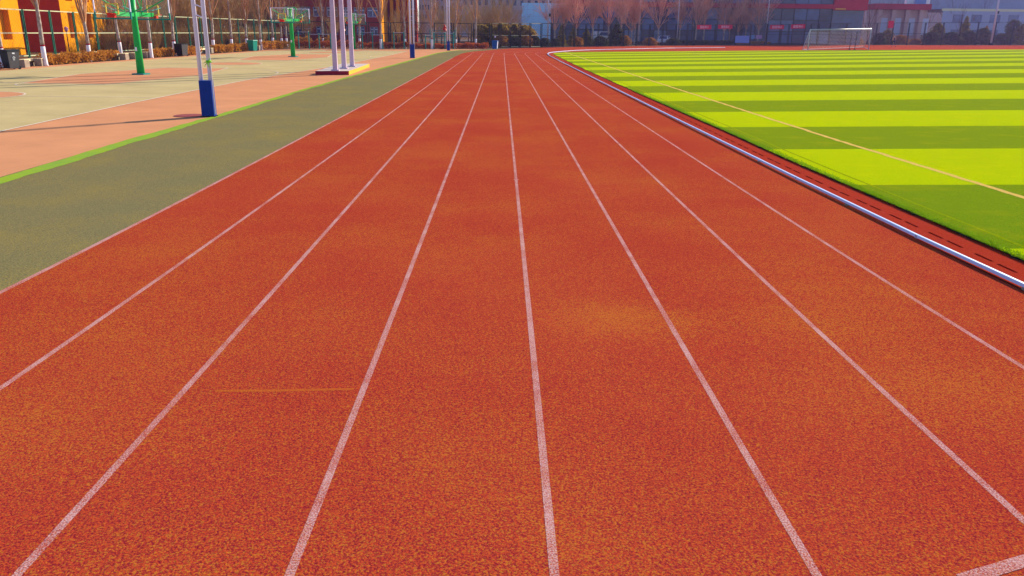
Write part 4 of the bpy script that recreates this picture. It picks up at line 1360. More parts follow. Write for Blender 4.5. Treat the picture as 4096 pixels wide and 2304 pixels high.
for px, py, hh, ww, mm, sh_, lab in ((3092, 178, 1.3, 1.9, M_EVER, 'round', 'round dark shrub beside the third crimson banner post'), (3138, 178.5, 2.7, 1.5, M_EVER, 'column', 'tall dark column evergreen between the third and fourth banners'),
                                 (3172, 175, 2.5, 1.5, M_EVER, 'cone', 'small dark cone evergreen under the fourth banner'), (3214, 178, 1.6, 1.4, M_EVER, 'column', 'dark evergreen just before the goal post'), (3165, 179, 1.3, 2.6, M_HEDGE2, 'round', 'rose red bush under the fourth banner'),
                                 (3205, 179, 1.25, 2.2, M_HEDGE2, 'round', 'rose red bush nearer the goal'), (3300, 179, 2.4, 2.0, M_EVER, 'column', 'dark column evergreen behind the goal net, beside the near post'), (3345, 179, 2.5, 1.9, M_CONI, 'column', 'olive column evergreen in the middle of the goal net'),
                                 (3385, 179, 1.3, 3.0, M_OCHRE, 'round', 'orange bush behind the goal net'), (3430, 179, 1.2, 2.6, M_OCHRE, 'round', 'orange bush near the outer goal post'), (3270, 179, 1.0, 2.0, M_OCHRE, 'round', 'low orange bush behind the near goal post'),
                                 (3515, 181, 2.3, 3.4, M_EVER, 'round', 'dark spreading bush between goal and runner'), (3545, 180, 2.9, 3.0, M_CONI, 'round', 'olive bush behind the runner'), (3600, 180, 1.9, 3.6, M_OCHRE, 'round', 'orange hedge bush just past the runner'),
                                 (3660, 180, 1.2, 4.0, M_OCHRE, 'round', 'low brown bush past the leaning fence posts'), (3742, 181, 4.4, 3.6, M_CONI, 'round', 'tall olive green bush at the fence beyond the runner'), (3720, 182, 2.6, 4.5, M_EVER, 'round', 'dark bush at the foot of the tall olive bush'),
                                 (3800, 182, 2.6, 5.2, M_EVER, 'round', 'wide dark bush between two tall evergreens'), (3850, 181, 5.8, 3.8, M_CONI, 'cone', 'tall olive conifer before the grey blue block'), (3868, 182, 2.9, 5.0, M_EVER, 'round', 'dark bush at the foot of the tall olive conifer'),
                                 (3925, 182, 3.5, 4.4, M_EVER, 'round', 'dark bush beside the lamp mast'), (3935, 180, 4.0, 3.0, M_OCHRE, 'cone', 'ochre conifer behind the bush beside the lamp mast'), (4040, 181, 5.4, 3.8, M_EVER, 'column', 'dark tall evergreen just past the lamp mast'), (4000, 182, 2.4, 4.6, M_EVER, 'round', 'low dark bush at the foot of the lamp mast'), (4085, 182, 4.6, 4.2, M_CONI, 'round', 'olive bush at the frame edge past the lamp mast')):
    ever({'round': 'round_bush', 'column': 'column_evergreen', 'cone': 'conifer_tree'}[sh_], lab, px, py - 1.5, hh, ww, mm, int(px) % 7, sh_, depth=1.012)

# ------------------------------------------------------------------ basketball stands
BH = HZ(*STANDS[0], 68)      # underside of the beam
st = thing('basketball_stand', 'tall green double sided basketball stand nearest the twin white mast', 'basketball stand')
MB().box(0, 0, 0.03, 0.62, 0.62, 0.06).build('base_plate', M_TEAL, st)
MB().tube([(0, 0, 0.05), (0, 0, BH), (0, 0, BH + 0.95)], [0.185, 0.135, 0.125], 12).build('post', M_GREEN, st, smooth=True)
MB().box(0, -0.176, 1.22, 0.10, 0.012, 0.18).build('sticker', M_SIGN, st)
MB().box(0, 0, BH + 0.11, 0.17, 3.3, 0.2).build('beam', M_GREEN, st)
cr = MB()
for s in (-1, 1):
    cr.tube([(0, 0, BH + 1.02), (s * .28, 0, BH + 1.06), (s * .5, 0, BH + .98), (s * .52, 0, BH + .82)], .05, 6)
    cr.tube([(0, 0, BH + .95), (0, s * .3, BH + 1.0), (0, s * .55, BH + .9)], .045, 6)
    cr.tube([(s * .5, 0, BH + .85), (s * .42, 0, BH + .4), (0, 0, BH + .22)], .03, 6)
cr.build('crown_bracket', M_GREEN, st)
for s in (-1, 1):
    by = s * 1.72
    zb, zt = BH - 0.10, BH + 0.98
    bd = MB().box(0, by, (zb + zt) / 2, 1.8, 0.025, zt - zb).build('backboard', M_GLASSB, st)
    fr = MB()
    fr.cur = 0
    for p, q in (((-.9, zt), (.9, zt)), ((-.9, zb + .3), (-.9, zt)), ((.9, zb + .3), (.9, zt))):
        fr.bar((p[0], by, p[1]), (q[0], by, q[1]), .05)
    fr.cur = 1
    for p, q in (((-.93, zb), (.93, zb)), ((-.9, zb), (-.9, zb + .3)), ((.9, zb), (.9, zb + .3))):
        fr.bar((p[0], by, p[1]), (q[0], by, q[1]), .065)
    fr.build('frame', [M_WHITE, M_TEAL], bd)  # white upper bars: sunlight on the frame edges put into the colour
    sq = MB()
    y_ = by + s * .02
    for p, q in (((-.3, zb + .2), (.3, zb + .2)), ((-.3, zb + .65), (.3, zb + .65)), ((-.3, zb + .2), (-.3, zb + .65)), ((.3, zb + .2), (.3, zb + .65))):
        sq.bar((p[0], y_, p[1]), (q[0], y_, q[1]), .05)
    sq.build('target_square', M_YEL, bd)
    rm = MB().ring((0, by + s * .40, BH + .12), .23, .016, 18)
    rm.box(0, by + s * .10, BH + .04, .34, .18, .20)
    rm.build('rim', M_RED, st)
    for sx in (-1, 1):
        MB().tube([(0, s * .75, BH + .22), (sx * .78, by - s * .05, zt - .1)], .028, 6).build('strut', M_GREEN, st)
        MB().tube([(0, s * .35, BH + .24), (sx * .45, s * .9, BH + .30), (sx * .5, by - s * .05, BH + .45)], .024, 6).build('lower_strut', M_TEAL, st)
labs = ['big green double sided basketball stand, standing before the russet hedge and the first bench', 'green double sided basketball stand with red rim before the dark shaded brick block', 'small distant green basketball stand behind the three pale flag masts']
for (x, y), lab in zip(STANDS, labs):
    place(st, (x, y, 0.012), R(-8), 1.0, lab, 'green double sided basketball stands')

# ------------------------------------------------------------------ twin masts with padded feet
tm = thing('twin_mast', '', 'mast')
for s in (-1, 1):
    MB().tube([(s * .125, 0, 0.06), (s * .125, 0, 8.5)], .058, 10).build('pole', M_WHITE, tm, smooth=True)
for k, z in enumerate((2.62, 2.88, 4.3, 4.6, 6.0, 6.3)):
    MB().tube([(-.125, 0, z + .05), (.125, 0, z - .05)], .016, 6).build('rung', M_WHITE, tm)
pd = MB(); pd.box(0, 0, .49, .335, .25, .94, taper=.97); pd.build('pad', M_BLUEPAD, tm)
MB().box(0, 0, .012, .40, .30, .02).build('foot_plate', M_BLK, tm)
for p, lab, s in (((838, 466), 'twin white mast with tall blue padded foot at the lime stripe, tied with tape', 1.0), ((1650, 232), 'thinner twin white mast with blue padded foot, before the sunlit flank wall', 1.12), ((1794, 202), 'distant twin white mast with short blue padded foot near the red flag', 1.0)):
    x, y = G(*p)
    place(tm, (x, y, 0.005), R(3), s, lab, 'twin white masts along the court edge')
x, y = G(838, 466)
tp = thing('tape_ribbon', 'knotted lime green tape tied round the near twin mast', 'tape', (x + .125, y, 1.45))
TS = .75
q = MB(); q.ring((0, 0, 0), .066, .016, 14); q.ring((0, 0, .03), .066, .014, 14); q.build('loop', M_TAPE, tp)
q = MB()
for d_ in ((.13, -.06, .10), (.15, -.05, -.02), (-.14, -.07, -.05), (-.12, -.08, -.16), (.05, -.09, -.20)):
    q.tube([(.02, -.07, 0), (d_[0] * .6 * TS, d_[1] - .03, d_[2] * .8 * TS + .03), tuple(c_ * TS if j_ != 1 else c_ for j_, c_ in enumerate(d_))], [.014, .011, .006], 4)
q.build('tails', M_TAPE, tp)
# drain cover on the apron beside the mast
x, y = G(760, 463)
dc = MB().tube([(0, 0, 0), (0, 0, .012)], .42, 20).build('manhole_cover', mat('rust red cover', (0.30, 0.06, 0.05), .7, .2, 8), None, (x, y, 0.001))
tag(dc, 'round rust red manhole cover on the peach apron beside the blue padded foot', 'manhole cover')

# ------------------------------------------------------------------ flag plinth and three masts
(xA, yA), (xB, yB), (xC, yC) = G(1262, 300), G(1396, 300), G(1478, 268)
pl = thing('flag_plinth', 'low flag plinth with a dark red front and a yellow side, carrying three masts', 'plinth', (xA, yA, 0))
hp = 0.20
dx, dy = xC - xB, yC - yB
C4 = [(0, 0), (xB - xA, yB - yA), (xC - xA, yC - yA), (dx, dy)]
MB().poly(C4, hp).build('top', M_PLINTH, pl)
for (a, b_, m_, nm) in ((0, 1, M_PRED, 'red_front'), (1, 2, M_PYEL, 'yellow_side'), (2, 3, M_PRED, 'rear_face'), (3, 0, M_PRED, 'inner_side')):
    p, q_ = C4[a], C4[b_]
    MB().add([(*p, 0.001), (*q_, 0.001), (*q_, hp), (*p, hp)], [(0, 1, 2, 3)]).build(nm, m_, pl)
fm = thing('flag_mast', '', 'flagpole')
MB().box(0, 0, .03, .40, .40, .06).build('base_plate', M_FLAGP, fm)
MB().box(0, 0, 5.3, .235, .235, 10.5, taper=.72).build('shaft', M_FLAGP, fm)
for p, lab in (((1342, 283), 'thick pale square flag mast, the foremost on the red and yellow plinth'), ((1377, 275), 'middle pale square flag mast on the red and yellow plinth'), ((1409, 267), 'pale square flag mast at the rear of the red and yellow plinth')):
    x, y = G(p[0], p[1], hp)
    place(fm, (x, y, hp), R(4), 1, lab, 'flag masts on the plinth')

# ------------------------------------------------------------------ pull-up bars
def pull_bars(label, posts, bars):
    """posts: photo columns; bars: rows of the crossbar between neighbours"""
    B = [G(px, 196.0 + (px - 1200) * .0012) for px in posts]
    t = thing('pull_up_bar', label, 'pull-up bar', (B[0][0], B[0][1], 0), 0, 'teal pull up bars along the court end')
    o = B[0]
    hs = [HZ(*B[min(i, len(B) - 2)], bars[min(i, len(bars) - 1)]) for i in range(len(B))]
    zz_ = []
    for i in range(len(B)):
        z = max([HZ(*B[i], bars[j]) for j in (i - 1, i) if 0 <= j < len(bars)])
        MB().tube([(B[i][0] - o[0], B[i][1] - o[1], 0), (B[i][0] - o[0], B[i][1] - o[1], z + .06)], .065, 8).build('post', M_TEAL, t)
        MB().tube([(B[i][0] - o[0], B[i][1] - o[1], z + .06), (B[i][0] - o[0], B[i][1] - o[1], z + .12)], [.065, .02], 8).build('post_cap', M_RAIL, t)
    for i, r_ in enumerate(bars):
        MB().tube([(B[i][0] - o[0], B[i][1] - o[1], HZ(*B[i], r_)), (B[i + 1][0] - o[0], B[i + 1][1] - o[1], HZ(*B[i + 1], r_))], .022, 6).build('crossbar', M_FRAME, t)


pull_bars('row of four teal pull up bar posts between the second stand and the flag masts', [1196.6, 1238, 1278.6, 1324.4], [128, 137, 137])
pull_bars('row of three teal pull up bar posts before the brick block, past the third stand', [1451, 1491.6, 1531.5], [131, 140])
pull_bars('pair of teal pull up bar posts beside the lit orange flank', [1576.5, 1617], [131])
pull_bars('row of four teal pull up bar posts between the padded twin masts and beyond', [1702.8, 1736, 1780, 1814], [143, 132, 134])
# wall bars (ladder) at the end of the row
x, y = G(1800, 195)
lad = thing('wall_bars', 'teal ladder of horizontal exercise bars behind the last pull up bar', 'climbing frame', (x - 2.4, y + .6, 0))
for s in (0, 3.0):
    MB().tube([(s, 0, 0), (s, 0, 2.2)], .05, 6).build('post', M_TEAL, lad)
for k in range(8):
    MB().tube([(0, 0, .45 + k * .23), (3.0, 0, .45 + k * .23)], .022, 6).build('rung', M_TEAL, lad)

# ------------------------------------------------------------------ red flags on thin poles
for px, ylo, yhi, yb, lab in ((1375, 127, 104, 190, 'red flag furled on a thin pole behind the flag masts'), (1778, 128, 96, 190, 'red flag furled on a thin pole beside the far padded twin mast')):
    x, y = G(px, yb)
    fl = thing('furled_flag', lab, 'flag', (x, y, 0), 0, 'furled red flags')
    MB().tube([(0.12, 0, 0), (0.12, 0, 7.0)], .025, 6).build('pole', M_FRAME, fl)
    zl, zh = HZ(x, y, ylo), HZ(x, y, yhi)
    q = MB(); pts = []; rad = []
    for k in range(7):
        t_ = k / 6; pts.append((0.05 + .06 * math.sin(k * 1.9), .04 * math.cos(k * 2.3), zl + (zh - zl) * t_)); rad.append([.05, .20, .24, .20, .15, .10, .04][k])
    q.tube(pts, rad, 7); q.build('cloth', M_RED, fl)

# ------------------------------------------------------------------ bins


def bin_(label, px, py, wd, h, m, m_lid, m_front, rz, open_lid=False, marks=False, group='wheelie bins'):
    x, y = G(px, py)
    t = thing('wheelie_bin', label, 'bin', (x, y, 0.006), rz, group)
    q = MB()
    b, tp_ = wd * .39, wd * .5
    vs = [(-b, -b, .05), (b, -b, .05), (b, b, .05), (-b, b, .05), (-tp_, -tp_, h * .9), (tp_, -tp_, h * .9), (tp_, tp_, h * .9), (-tp_, tp_, h * .9)]
    q.add(vs, [(3, 2, 1, 0), (0, 1, 5, 4), (2, 3, 7, 6), (3, 0, 4, 7)] + ([] if open_lid else [(4, 5, 6, 7)]))
    q.add([vs[1], vs[2], vs[6], vs[5]], [(0, 1, 2, 3)])
    body = q.build('body', m, t)
    rimb = MB()
    for p, q2 in (((-1, -1), (1, -1)), ((1, -1), (1, 1)), ((1, 1), (-1, 1)), ((-1, 1), (-1, -1))):
        rimb.bar((p[0] * tp_, p[1] * tp_, h * .9), (q2[0] * tp_, q2[1] * tp_, h * .9), .05)
    rimb.build('rim', m_lid, t)
    ld = MB()
    if open_lid:
        ld.box(-tp_ - .06, 0, h * .58, .05, wd * .98, wd * 1.05)
    else:
        ld.box(0, 0, h * .93, wd * 1.08, wd * 1.06, .06, taper=.94)
        ld.box(0, wd * .5, h * .95, wd * .7, .10, .05)
    ld.build('lid', m_lid, t)
    for s in (-1, 1):
        MB().tube([(s * wd * .34 - .03, b + .02, .09), (s * wd * .34 + .03, b + .02, .09)], .09, 10).build('wheel', M_BLK, t)
    if m_front:
        e = .012
        MB().add([(b + e, -b * .96, .08), (b + e, b * .96, .08), (tp_ + e, tp_ * .96, h * .87), (tp_ + e, -tp_ * .96, h * .87)], [(0, 1, 2, 3)]).build('front_panel', m_front, t)
    if marks:
        def fx(z): return b + (tp_ - b) * (z - .05) / (h * .85) + .02
        q = MB()
        q.box(fx(h * .78), 0, h * .78, .006, .14, .07)
        q.box(fx(h * .48), 0, h * .48, .006, .12, .018)
        q.box(fx(h * .45), 0, h * .45, .006, .09, .010)
        tri_ = [(-.08, h * .54), (.08, h * .54), (0, h * .65)]
        for k in range(3):
            a, c_ = tri_[k], tri_[(k + 1) % 3]
            a2 = (a[0] + (c_[0] - a[0]) * .12, a[1] + (c_[1] - a[1]) * .12); c2 = (a[0] + (c_[0] - a[0]) * .78, a[1] + (c_[1] - a[1]) * .78)
            q.bar((fx(a2[1]), a2[0], a2[1]), (fx(c2[1]), c2[0], c2[1]), .024)
        q.build('recycling_mark', M_SIGN, t)
    return t


bin_('charcoal wheelie bin with white recycling mark beside the cream block bench', 48, 278, .68, 1.08, M_BIN, M_BIN, M_BINL, R(-28), marks=True)
bin_('black wheelie bin with its lid hanging open, by the hedge near the twin mast', 730, 225.5, .70, 1.05, M_BLK, M_BIN, M_BINL, R(-24), open_lid=True)
bin_('green wheelie bin standing alone at the hedge end', 1012, 204.5, .72, 1.08, M_BING, M_BING, None, R(-20))
bin_('tall blue wheelie bin at the dark wire fence', 1980, 197, .66, 1.02, M_BINB, M_BINB, M_FRAME, R(-10))

# ------------------------------------------------------------------ concrete benches


def bench(label, pA, pB, blocks, back=True):
    (xa_, ya), (xb_, yb_) = G(*pA), G(*pB)
    d = Vector((xb_ - xa_, yb_ - ya, 0)); L_ = d.length; rz = math.atan2(d.y, d.x)
    t = thing('concrete_bench', label, 'bench', (xa_, ya, 0.004), rz, 'concrete block benches')
    MB().box(L_ / 2, .58, .36, L_ + .5, .42, .12).build('seat_slab', M_CREAM, t)
    MB().box(L_ / 2, .66, .15, L_ + .2, .25, .30).build('slab_support', M_CONC, t)
    for f in blocks:
        bk = MB().box(f * L_, .12, .21, .52, .42, .42).build('block', M_CONC, t)
        MB().box(f * L_, .12, .432, .54, .44, .022).build('block_top', M_CREAM, bk)


bench('cream slab bench with square concrete blocks next to the charcoal bin', (95, 271), (175, 264), (.12, .95))
bench('cream slab bench with concrete blocks behind the first basketball post', (500, 240), (598, 232), (.05, .42, .92))
bench('cream slab bench with concrete blocks partly behind the twin white mast', (785, 217), (850, 212), (.1, .95))
bench('cream slab bench with one brown block beside the green bin', (1018, 203), (1042, 200.5), (.75,))
# street lamp before the sunlit orange wall
bx, by = AY(279, 70, 215), 70.0
lm = thing('lamp_post', 'slim dark lamp post with lantern head before the sunlit orange wall', 'lamp post', (bx, by, 0))
zt = HZ(bx, by, 128)
MB().tube([(0, 0, 0), (0, 0, zt)], [.05, .035], 8).build('post', M_DTRUNK, lm)
MB().tube([(0, 0, zt), (0, 0, zt + .12), (0, 0, zt + .32), (0, 0, zt + .42)], [.06, .14, .17, .03], 8).build('lantern', M_PALEP, lm)

# ------------------------------------------------------------------ light poles
def light_pole(label, px, py, r, h, extra=None, cone=False):
    x, y = G(px, py)
    t = thing('light_pole', label, 'light pole', (x, y, 0), 0, 'light poles behind the far fence')
    MB().tube([(0, 0, .5), (0, 0, h)], [r, r * .7], 10).build('pole', M_PALELIGHT, t, smooth=True)
    MB().box(0, 0, .25, r * 3.2, r * 3.2, .5).build('base_block', M_FDARK, t)
    for s in (-1, 1):
        MB().tube([(0, 0, h * .97), (s * .9, 0, h * 1.03)], .04, 6).build('arm', M_PALELIGHT, t)
        MB().box(s * 1.25, 0, h * 1.035, .8, .32, .12).build('lamp_head', M_SIGN, t)
    if extra:
        zb, zt_ = HZ(x, y, extra[1]), HZ(x, y, extra[0])
        MB().box(r + .12, -.1, (zb + zt_) / 2, .28, .2, zt_ - zb).build('control_box', M_FDARK, t)
    return t


M_PALELIGHT = mat('lilac white pole', (0.62, 0.52, 0.58), .5, .05, 2)
light_pole('slim white light pole with a dark box, before the pale blue wall', 2190, 182, .12, 9.6, (54, 66))
light_pole('thick lilac light pole beside the pair of street trees', 2552, 178, .17, 10.5)
light_pole('thin light pole before the glass hall, past the white car', 2706, 177, .10, 9.5)
light_pole('thin light pole just before the third crimson banner', 3060, 179, .10, 9.5)
light_pole('thin light pole rising behind the football goal', 3446, 176, .12, 10.0)
light_pole('tall tapering lamp mast with a dark box at the far corner', 3962, 181, .22, 13, (44, 55))

# ------------------------------------------------------------------ banners on the far fence


def on_fence(px, py):
    """point on the far fence line at photo column px and row py"""
    for i in range(len(FX) - 1):
        if FX[i] <= px <= FX[i + 1]:
            a = G(FX[i], fp[i][1]); b_ = G(FX[i + 1], fp[i + 1][1])
            r_ = AY(px, 1.0, py)
            dx, dy = b_[0] - a[0], b_[1] - a[1]
            t_ = (r_ * a[1] - a[0]) / (dx - r_ * dy)
            x, y = a[0] + dx * t_, a[1] + dy * t_
            return Vector((x, y, HZ(x, y, py)))


def banner(label, x0, x1, yt0, yb0, yt1, yb1, text=None, m=None, name='banner', group=None, push=.12):
    A, D = on_fence(x0, yt0), on_fence(x0, yb0)
    Bv, C = on_fence(x1, yt1), on_fence(x1, yb1)
    u = (Bv - A); u.z = 0; u.normalize()
    nrm = Vector((u.y, -u.x, 0))
    o = A.copy(); o.z = 0
    t = thing(name, label, 'banner' if name != 'board' else 'board', (A.x, A.y, 0), 0, group)
    off = nrm * push
    q = MB()
    nn_ = 8
    F, Bk = [], []
    top, bot, topb, botb = [], [], [], []
    for k in range(nn_ + 1):
        f = k / nn_
        pt = A.lerp(Bv, f); pb_ = D.lerp(C, f)
        wv = nrm * (0.012 * math.sin(k * 1.9 + x0))
        for lst, p, e in ((top, pt, 0), (bot, pb_, 0), (topb, pt, -.02), (botb, pb_, -.02)):
            z = p.z
            base = Vector((pt.x - A.x, pt.y - A.y, 0)) + off + wv + nrm * e
            lst.append((base.x, base.y, z))
    q.strip(bot, top); q.strip(topb, botb); q.strip(top, topb); q.strip(botb, bot)
    cl = q.build('cloth' if name != 'board' else 'panel', m or M_BANNER, t)
    if text:
        cu = bpy.data.curves.new('lettering', 'FONT')
        cu.body = text
        hgt = (A.z - D.z)
        cu.size = hgt * 0.72
        cu.space_character = 1.08
        tmp = bpy.data.objects.new('lettering', cu)
        COL.objects.link(tmp)
        bpy.context.view_layer.update()
        me = bpy.data.meshes.new_from_object(tmp.evaluated_get(bpy.context.evaluated_depsgraph_get()))
        bpy.data.objects.remove(tmp)
        bpy.data.curves.remove(cu)
        co = np.empty(len(me.vertices) * 3); me.vertices.foreach_get('co', co); co = co.reshape(-1, 3)
        mn, mx_ = co.min(0), co.max(0)
        W_ = (Bv - A).length
        s = min(W_ * .84 / max(mx_[0] - mn[0], 1e-6), hgt * .62 / max(mx_[1] - mn[1], 1e-6))
        cx, cy = (mn + mx_)[:2] / 2
        zc = (A.z + D.z + Bv.z + C.z) / 4
        sx = W_ * .82 / max(mx_[0] - mn[0], 1e-6)
        out_ = []
        for vx, vy, _ in co:
            a_ = W_ / 2 + (vx - cx) * min(sx, s * 1.25)
            p = u * a_ + off + nrm * 0.03
            out_.append((p.x, p.y, zc + (vy - cy) * s + (Bv.z - A.z) * (a_ / W_ - .5)))
        me.vertices.foreach_set('co', np.array(out_).ravel())
        me.materials.clear(); me.materials.append(M_PINK)
        me.update()
        me.name = 'lettering'
        link('lettering', me, cl)
    return t


BG = 'crimson lane banners on the far fence'
banner('crimson banner numbered one hung on the far fence past the white car', 2787, 2844, 99.5, 117, 99.5, 117, '田径场①', group=BG)
banner('crimson banner numbered two hung on the far fence', 2871, 2928, 99, 115.5, 99, 115.5, '田径场②', group=BG)
banner('crimson banner numbered three hung above the dark column evergreen', 3079, 3135, 100, 117, 100, 116.5, '田径场③', group=BG)
banner('crimson banner numbered four hung nearest the goal', 3163, 3220, 97.5, 115, 96.5, 113.5, '田径场④', group=BG)
banner('tall crimson banner panel above the runner', 3553, 3575, 83, 112, 83, 112, None, name='banner')
banner('violet blue board leaning at the fence foot under the street trees', 2940, 2996, 143, 171, 143, 172, None, M_PALEV, 'board')
banner('small light blue board between two fence posts', 3007, 3029, 140, 155, 140, 155, None, M_LBLUE, 'board', push=-.5)
banner('small mauve board beside the small light blue one', 3034, 3058, 140, 155, 140, 155, None, M_PALEP, 'board', push=-.5)
x, y = G(2018, 147.5)
sp_ = on_fence(1981, 147)
sgn = thing('fence_sign', 'small pink and white sign on the fence above the blue bin', 'sign', (sp_.x, sp_.y, 0))
MB().box(0, -.14, sp_.z, .2, .02, .2).build('plate', M_PINK, sgn)
# pale threshold strip at the gate
a, b_ = G(2928, 180.6), G(3050, 180.2)
line_strip('gate_threshold', [a, b_], .25, 0.014, M_CLINE)

# ------------------------------------------------------------------ football goal
gl, gr = G(3231, 202.2), G(3474, 199.2)
goal = thing('football_goal', 'white football goal with pale net standing at the far end of the striped pitch', 'goal', (gl[0], gl[1], Z_T))
u = Vector((gr[0] - gl[0], gr[1] - gl[1], 0)); Wg = u.length; u.normalize()
bk = Vector((-u.y, u.x, 0))
if bk.y < 0: bk = -bk
zg = HZ(*gl, 118.5) - Z_T; zg2 = HZ(*gr, 115.5) - Z_T
P0, P1 = Vector((0, 0, 0)), u * Wg
T0, T1 = Vector((0, 0, zg)), u * Wg + Vector((0, 0, zg2))
bd = G(3207, 202.2); B0 = Vector((bd[0] - gl[0], bd[1] - gl[1], 0))
g0, g1 = G(3209, 200.6), G(3455, 190); B0 = Vector((g0[0] - gl[0], g0[1] - gl[1], 0)); B1 = Vector((g1[0] - gl[0], g1[1] - gl[1], 0))
for p, q_ in ((P0, T0), (P1, T1)):
    MB().tube([p, q_], .07, 10).build('post', M_GOAL, goal, smooth=True)
MB().tube([T0, T1], .065, 10).build('crossbar', M_GOAL, goal, smooth=True)
for T, B_ in ((T0, B0), (T1, B1)):
    MB().tube([T, B_], .04, 8).build('stay', M_GOAL, goal)
for P, B_ in ((P0, B0), (P1, B1), (B0, B1)):
    MB().tube([P + Vector((0, 0, .04)), B_ + Vector((0, 0, .04))], .035, 6).build('ground_bar', M_GOAL, goal)
q = MB()
nx, nz = 44, 14
for i in range(nx + 1):
    f = i / nx
    q.tube([T0.lerp(T1, f), B0.lerp(B1, f)], .009, 3, cap=False)
for j in range(nz + 1):
    f = j / nz
    q.tube([T0.lerp(B0, f), T1.lerp(B1, f)], .009, 3, cap=False)
for T, B_, P in ((T0, B0, P0), (T1, B1, P1)):
    for j in range(1, nz):
        f = j / nz
        q.tube([T.lerp(P, f), T.lerp(B_, f)], .006, 3, cap=False)
q.build('net', M_NET, goal)
for px, lab in ((3397, 'slim dark training post leaning before the goal net, the shorter one'), (3418, 'slim dark training post before the goal net, nearer the outer post')):
    x, y = G(px, 200)
    t = thing('training_post', lab, 'post', (x, y, Z_T), 0, 'dark training posts by the goal')
    MB().tube([(0, 0, 0), (0.1, .1, HZ(x, y, 134 if px < 3410 else 128))], .05, 8).build('shaft', M_DTRUNK, t)
    MB().box(0, 0, .03, .3, .3, .06).build('foot', M_BLK, t)

# ------------------------------------------------------------------ cars


def car(label, x, y, rz, m, van=False):
    t = thing('parked_car', label, 'van' if van else 'car', (x, y, 0), rz, 'vehicles beyond the far fence')
    prof = [(-2.1, .35), (2.1, .35), (2.15, .75), (1.35, .92), (.7, 1.42), (-1.2, 1.46), (-1.9, .98), (-2.15, .9)] if not van else [(-2.4, .35), (2.3, .35), (2.35, .95), (1.75, 1.25), (1.2, 2.0), (-2.35, 2.05), (-2.45, .9)]
    q = MB(); n_ = len(prof)
    V_ = []
    for s in (-1, 1):
        for px, pz in prof:
            in_ = .12 if pz > 1.2 else 0
            V_.append((px, s * (.86 - in_), pz))
    q.add(V_, [tuple(range(n_ - 1, -1, -1)), tuple(range(n_, 2 * n_))] + [(i, (i + 1) % n_, n_ + (i + 1) % n_, n_ + i) for i in range(n_)])
    q.build('body', m, t)
    g = MB()
    zt_, zl = (1.38, .98) if not van else (1.9, 1.3)
    for s in (-1, 1):
        yo = s * .84
        g.add([(-1.5, yo, zl), (1.05, yo, zl), (.6, s * .775, zt_), (-1.15, s * .775, zt_)], [(0, 1, 2, 3)])
    g.build('side_glass', M_DGLASS, t)
    g = MB()
    if van: g.add([(1.80, -.72, 1.28), (1.80, .72, 1.28), (1.27, .66, 1.93), (1.27, -.66, 1.93)], [(0, 1, 2, 3)])
    else: g.add([(1.38, -.70, .95), (1.38, .70, .95), (.76, .62, 1.39), (.76, -.62, 1.39)], [(0, 1, 2, 3)])
    g.build('windscreen', M_DGLASS, t)
    for wx in (-1.35, 1.35):
        for s in (-1, 1):
            wl_ = MB().tube([(wx, s * .74, .32), (wx, s * .90, .32)], .32, 14).build('wheel', M_BLK, t)
            MB().tube([(wx, s * .895, .32), (wx, s * .915, .32)], .18, 10).build('rim', M_FRAME, wl_)
    for s in (-1, 1):
        MB().box(2.12 if not van else 2.33, s * .62, .72, .08, .32, .14).build('headlight', M_SIGN, t)


x, y = G(2655, 178.5)
car('white car seen head on behind the far fence, under the wide street tree', x * 1.02, y * 1.02, R(-110), M_CARW)
x, y = G(2826, 168)
car('pale blue car parked side on beyond the first crimson banner', x * .98, y * .98, R(20), M_CARB)
x, y = G(2418, 168)
car('white van parked behind the flat dark bush', x * .95, y * .95, R(15), M_CARW, True)

# ------------------------------------------------------------------ runner
x, y = G(3573, 187.5)
run = thing('person', 'runner in dark vest and trousers with bare arms jogging by the far fence', 'person', (x, y, 0), R(105))
RS = 1.12


def skin_mesh(name, verts, edges, radii, m, parent, root=0, sub=1):
    me = bpy.data.meshes.new(name)
    me.from_pydata([tuple(c * RS for c in v) for v in verts], edges, [])
    o = link(name, me, parent)
    md = o.modifiers.new('skin', 'SKIN')
    for i, r_ in enumerate(radii):
        sv_ = me.skin_vertices[0].data[i]
        sv_.radius = (r_ * RS, r_ * RS)
        sv_.use_root = (i == root)
    o.modifiers.new('sub', 'SUBSURF').levels = sub
    o.modifiers['sub'].render_levels = sub
    me.materials.append(m)
    return o


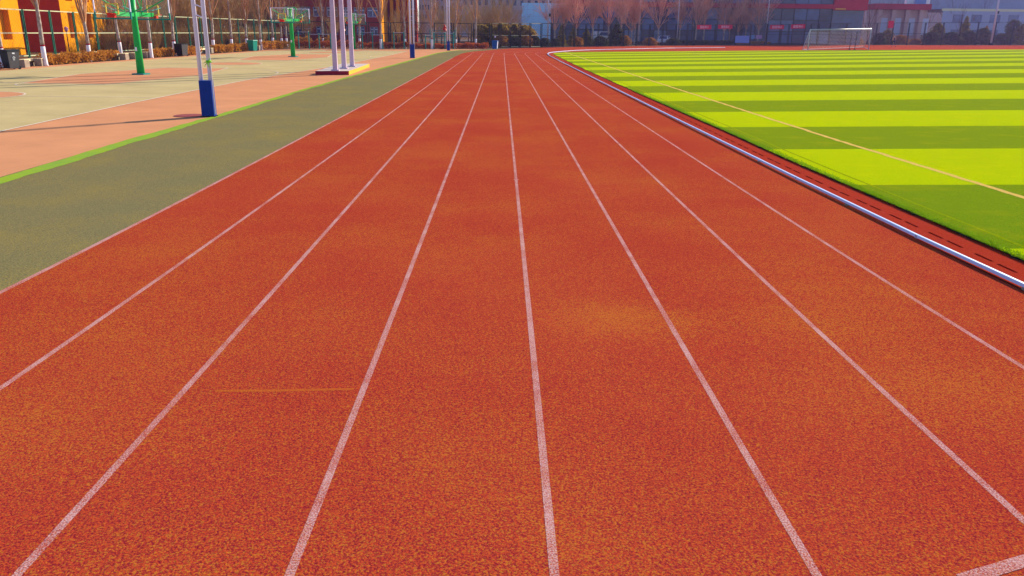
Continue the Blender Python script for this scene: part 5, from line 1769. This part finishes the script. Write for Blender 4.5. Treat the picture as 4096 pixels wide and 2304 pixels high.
# x forward, y to the person's side
BV = [(0, 0, .93), (.02, 0, 1.12), (.05, 0, 1.32), (.07, 0, 1.44), (.10, 0, 1.52), (.12, 0, 1.63), (.12, 0, 1.72),
      (.06, .17, 1.39), (-.06, .24, 1.16), (.16, .20, 1.10), (.22, .18, 1.13),
      (.06, -.17, 1.39), (-.10, -.24, 1.18), (.06, -.22, 1.02), (.12, -.20, 1.00),
      (.02, .10, .88), (.26, .11, .58), (.10, .11, .22), (.20, .11, .10),
      (.0, -.10, .88), (-.10, -.10, .48), (-.40, -.10, .28), (-.44, -.10, .12)]
BE = [(0, 1), (1, 2), (2, 3), (3, 4), (4, 5), (5, 6), (3, 7), (7, 8), (8, 9), (9, 10), (3, 11), (11, 12), (12, 13), (13, 14), (0, 15), (15, 16), (16, 17), (17, 18), (0, 19), (19, 20), (20, 21), (21, 22)]
BRd = [.13, .12, .145, .10, .05, .085, .07, .055, .045, .038, .035, .055, .045, .038, .035, .085, .065, .045, .04, .085, .065, .045, .04]
skin_mesh('body', BV, BE, BRd, M_SKIN, run, 0, 2)
skin_mesh('vest', [BV[0], BV[1], BV[2], BV[3]], [(0, 1), (1, 2), (2, 3)], [.150, .145, .170, .125], M_NAVY, run)
skin_mesh('trousers', [BV[0], BV[15], BV[16], BV[17], BV[19], BV[20], BV[21]], [(0, 1), (1, 2), (2, 3), (0, 4), (4, 5), (5, 6)], [.150, .105, .085, .065, .105, .085, .065], M_NAVY, run)
skin_mesh('hair', [(.09, 0, 1.68), (.10, 0, 1.75)], [(0, 1)], [.095, .075], M_HAIR, run)
for p in (BV[18], BV[22]):
    skin_mesh('shoe', [(p[0] - .06, p[1], p[2] - .03), (p[0] + .14, p[1], p[2] - .05)], [(0, 1)], [.055, .04], M_BLK, run)

# ------------------------------------------------------------------ haze in the distant air
hz = MB().box(100, 320, 24, 980, 736, 50)
hz = hz.build('haze', mat('air', (1, 1, 1)))
hm = hz.data.materials[0]
hn = hm.node_tree
hn.nodes.clear()
ho = hn.nodes.new('ShaderNodeOutputMaterial')
pv = hn.nodes.new('ShaderNodeVolumePrincipled')
pv.inputs['Color'].default_value = (0.50, 0.40, 0.95, 1)
pv.inputs['Density'].default_value = 0.00028
pv.inputs['Anisotropy'].default_value = 0.35
hn.links.new(pv.outputs[0], ho.inputs['Volume'])
tag(hz, 'thin bluish haze in the air', 'haze', kind='stuff')
hz.location = (0, 0, 0)
